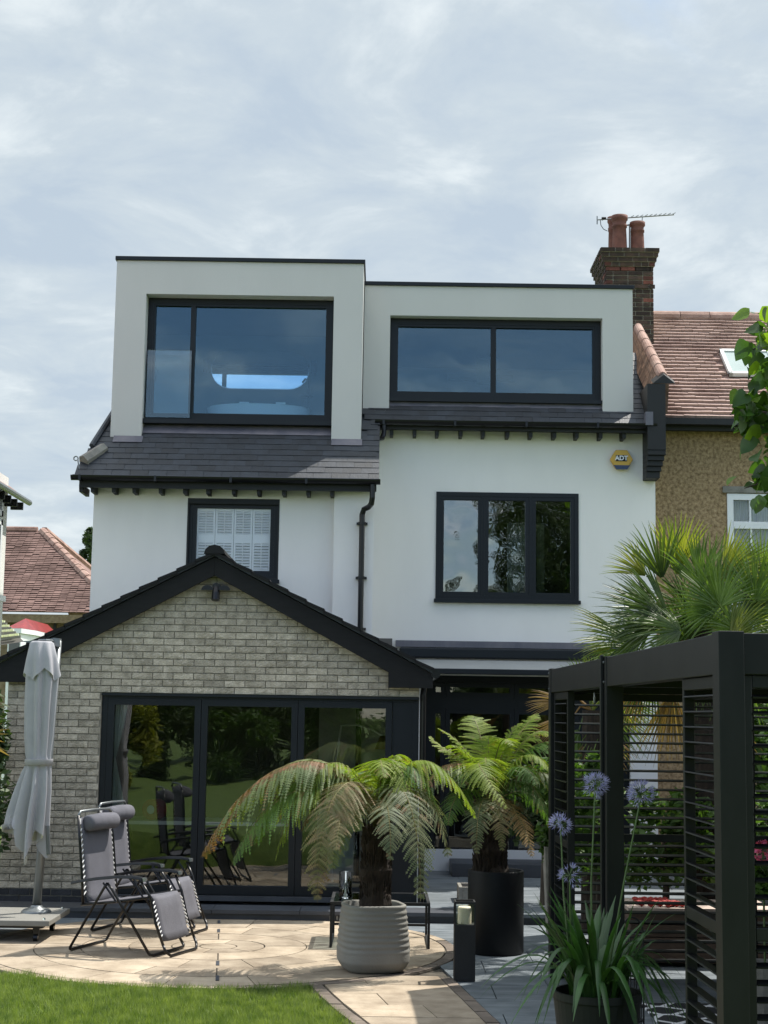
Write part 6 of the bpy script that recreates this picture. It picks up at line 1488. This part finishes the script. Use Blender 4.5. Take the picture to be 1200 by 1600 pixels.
# ================================================================== BROAD LEAVED TREE AT RIGHT
TY = 14.2; bt = thing('broad_leaved_tree', 'tree with big glossy heart shaped leaves reaching in at the right edge', 'tree', (5.7, TY + .3, 0))
b = MB(); b.tube([(5.7, TY + .3, 0), (5.6, TY + .3, 2.0), (5.35, TY + .2, 3.6), (5.2, TY, 5.2), (5.0, TY, 6.4)], [.14, .12, .09, .06, .03], 10); b.build('trunk', M_BARK, bt)
def leafmesh(seed):
    b = MB(); r = random.Random(seed); L_ = 1.0; n = 8; vs = []; fs = []
    for i in range(n + 1):
        t = i / n; w = .44 * (math.sin(math.pi * min(1, t * .92 + .10)) ** .75) * (1.15 - .45 * t) * (1 + r.uniform(-.05, .05)) if 0 < i < n else (.12 if i == 0 else .0)
        z = -.28 * t * t; vs += [(-w, t * L_ - (.08 if i == 1 else 0), z + .22 * w), (0, t * L_, z), (w, t * L_ - (.08 if i == 1 else 0), z + .22 * w)]
    for i in range(n): fs += [(3 * i, 3 * i + 1, 3 * i + 4, 3 * i + 3), (3 * i + 1, 3 * i + 2, 3 * i + 5, 3 * i + 4)]
    return b.add(vs, fs)
lms = [leafmesh(s).mesh('leaf', M_TLEAF, smooth=True) for s in range(3)]; lmy = leafmesh(5).mesh('leaf', mat('young_leaf', (.12, .20, .02), .45, .2, 4, trans=.5), smooth=True)
r = random.Random(21)
clus = [((1195, 540), 34, 40, (34, 52)), ((1165, 640), 30, 30, (28, 42)), ((1195, 660), 26, 30, (30, 44)), ((1188, 755), 20, 26, (24, 36)), ((1245, 560), 40, 50, (50, 60)), ((1260, 680), 40, 50, (50, 60)), ((1330, 600), 40, 40, (60, 60))]
for (cx, cy), n_, _, (sx_, sy_) in clus:
    cp_ = at(cx, cy, TY); br = MB(); src = Vector((5.2, TY, min(5.6, max(4.2, cp_.z - .5)))); br.tube([src, src.lerp(cp_, .5) + Vector((0, 0, .12)), cp_, cp_ + Vector((-.15, 0, -.05))], [.03, .02, .012, .005], 6); br.build('branch', M_BARK, bt)
    for i in range(int(n_ * 1.25)):
        px, py = cx + r.gauss(0, .5) * sx_, cy + r.gauss(0, .5) * sy_
        if px < 1140 + abs(py - 640) * .1 and not (1140 < px): px = 1145 + r.uniform(0, 30)
        p = at(px, py, TY + r.uniform(-.3, .3)); s_ = r.uniform(.12, .21); yng = r.random() < .14
        rot = (R(r.uniform(-85, 25)), R(r.uniform(-60, 60)), r.uniform(0, TAU))
        inst(lmy if yng else r.choice(lms), 'leaf', bt, p, rot, (s_, s_, s_))

# ================================================================== GARDEN BEHIND THE CAMERA (seen in the glass)
def bigtree(label, c, rad, n, seed, m=M_TREE, size=.16):
    t = thing('garden_tree', label, 'tree', (c[0], c[1], 0)); leaf_cloud(c, rad, n, size, seed, clumps=26, fill=.3).build('crown', m, t)
    MB().tube([(c[0], c[1], 0), (c[0] + .1, c[1], c[2] * .6), (c[0], c[1], c[2] + rad[2] * .4)], [.3, .22, .08], 9).build('trunk', M_BARK, t)
bigtree('tall dark conifer mirrored in the three light upstairs window', (6.6, -13, 7.6), (3.6, 3, 4.6), 52000, 51, size=.085)
bigtree('broad dark tree mirrored in the bifold door glass, left', (-9.5, -9, 3.2), (3.4, 2.5, 2.8), 14000, 52)
bigtree('broad dark tree mirrored in the bifold door glass, centre', (-2.5, -12, 3.2), (3.6, 2.5, 2.9), 14000, 53)
bigtree('dark tree mirrored in the rear kitchen doors', (4.5, -10, 2.8), (3.6, 2.2, 2.6), 12000, 54)
shrub('golden_conifer', 'golden green columnar shrub mirrored in the left bifold door', 'shrub', (-5.4, 1.2, 1.5), (.7, .6, 1.4), 6000, .06, 61, M_SHRUBY)
shrub('garden_shrub', 'round green shrub mirrored low in the middle bifold door', 'shrub', (-3.4, -2.5, 1.1), (1.3, .8, 1.1), 7000, .06, 62, M_SHRUB)
shrub('garden_shrub', 'dark green shrub mirrored in the right bifold door', 'shrub', (-.8, -4.0, 1.1), (1.5, .8, 1.1), 7000, .06, 63, M_SHRUB)
shrub('garden_shrub', 'dense shrub mirrored at the far left of the bifold doors', 'shrub', (-7.6, -2.0, 1.3), (1.4, .8, 1.3), 7000, .06, 64, M_SHRUB)

for i, (cx_, cy_, hh, lab) in enumerate([(-5.2, -3.0, 3.0, 'dark leafy shrub mirrored beside the middle door mullion'), (-9.4, -1.6, 3.2, 'tall leafy shrub mirrored in the left bifold pane'), (-3.0, -3.6, 3.2, 'thick green shrub mirrored in the middle bifold pane'), (-1.3, -3.4, 3.2, 'tall rounded shrub mirrored in the third bifold pane'), (.9, -3.8, 3.0, 'dark shrub mirrored in the far right of the bifold doors')]):
    shrub('garden_shrub', lab, 'shrub', (cx_, cy_, hh * .5), (.95, .7, hh * .52), 9000, .05, 80 + i, M_SHRUB if i % 2 else M_TREE)
print('objects', len(bpy.data.objects))
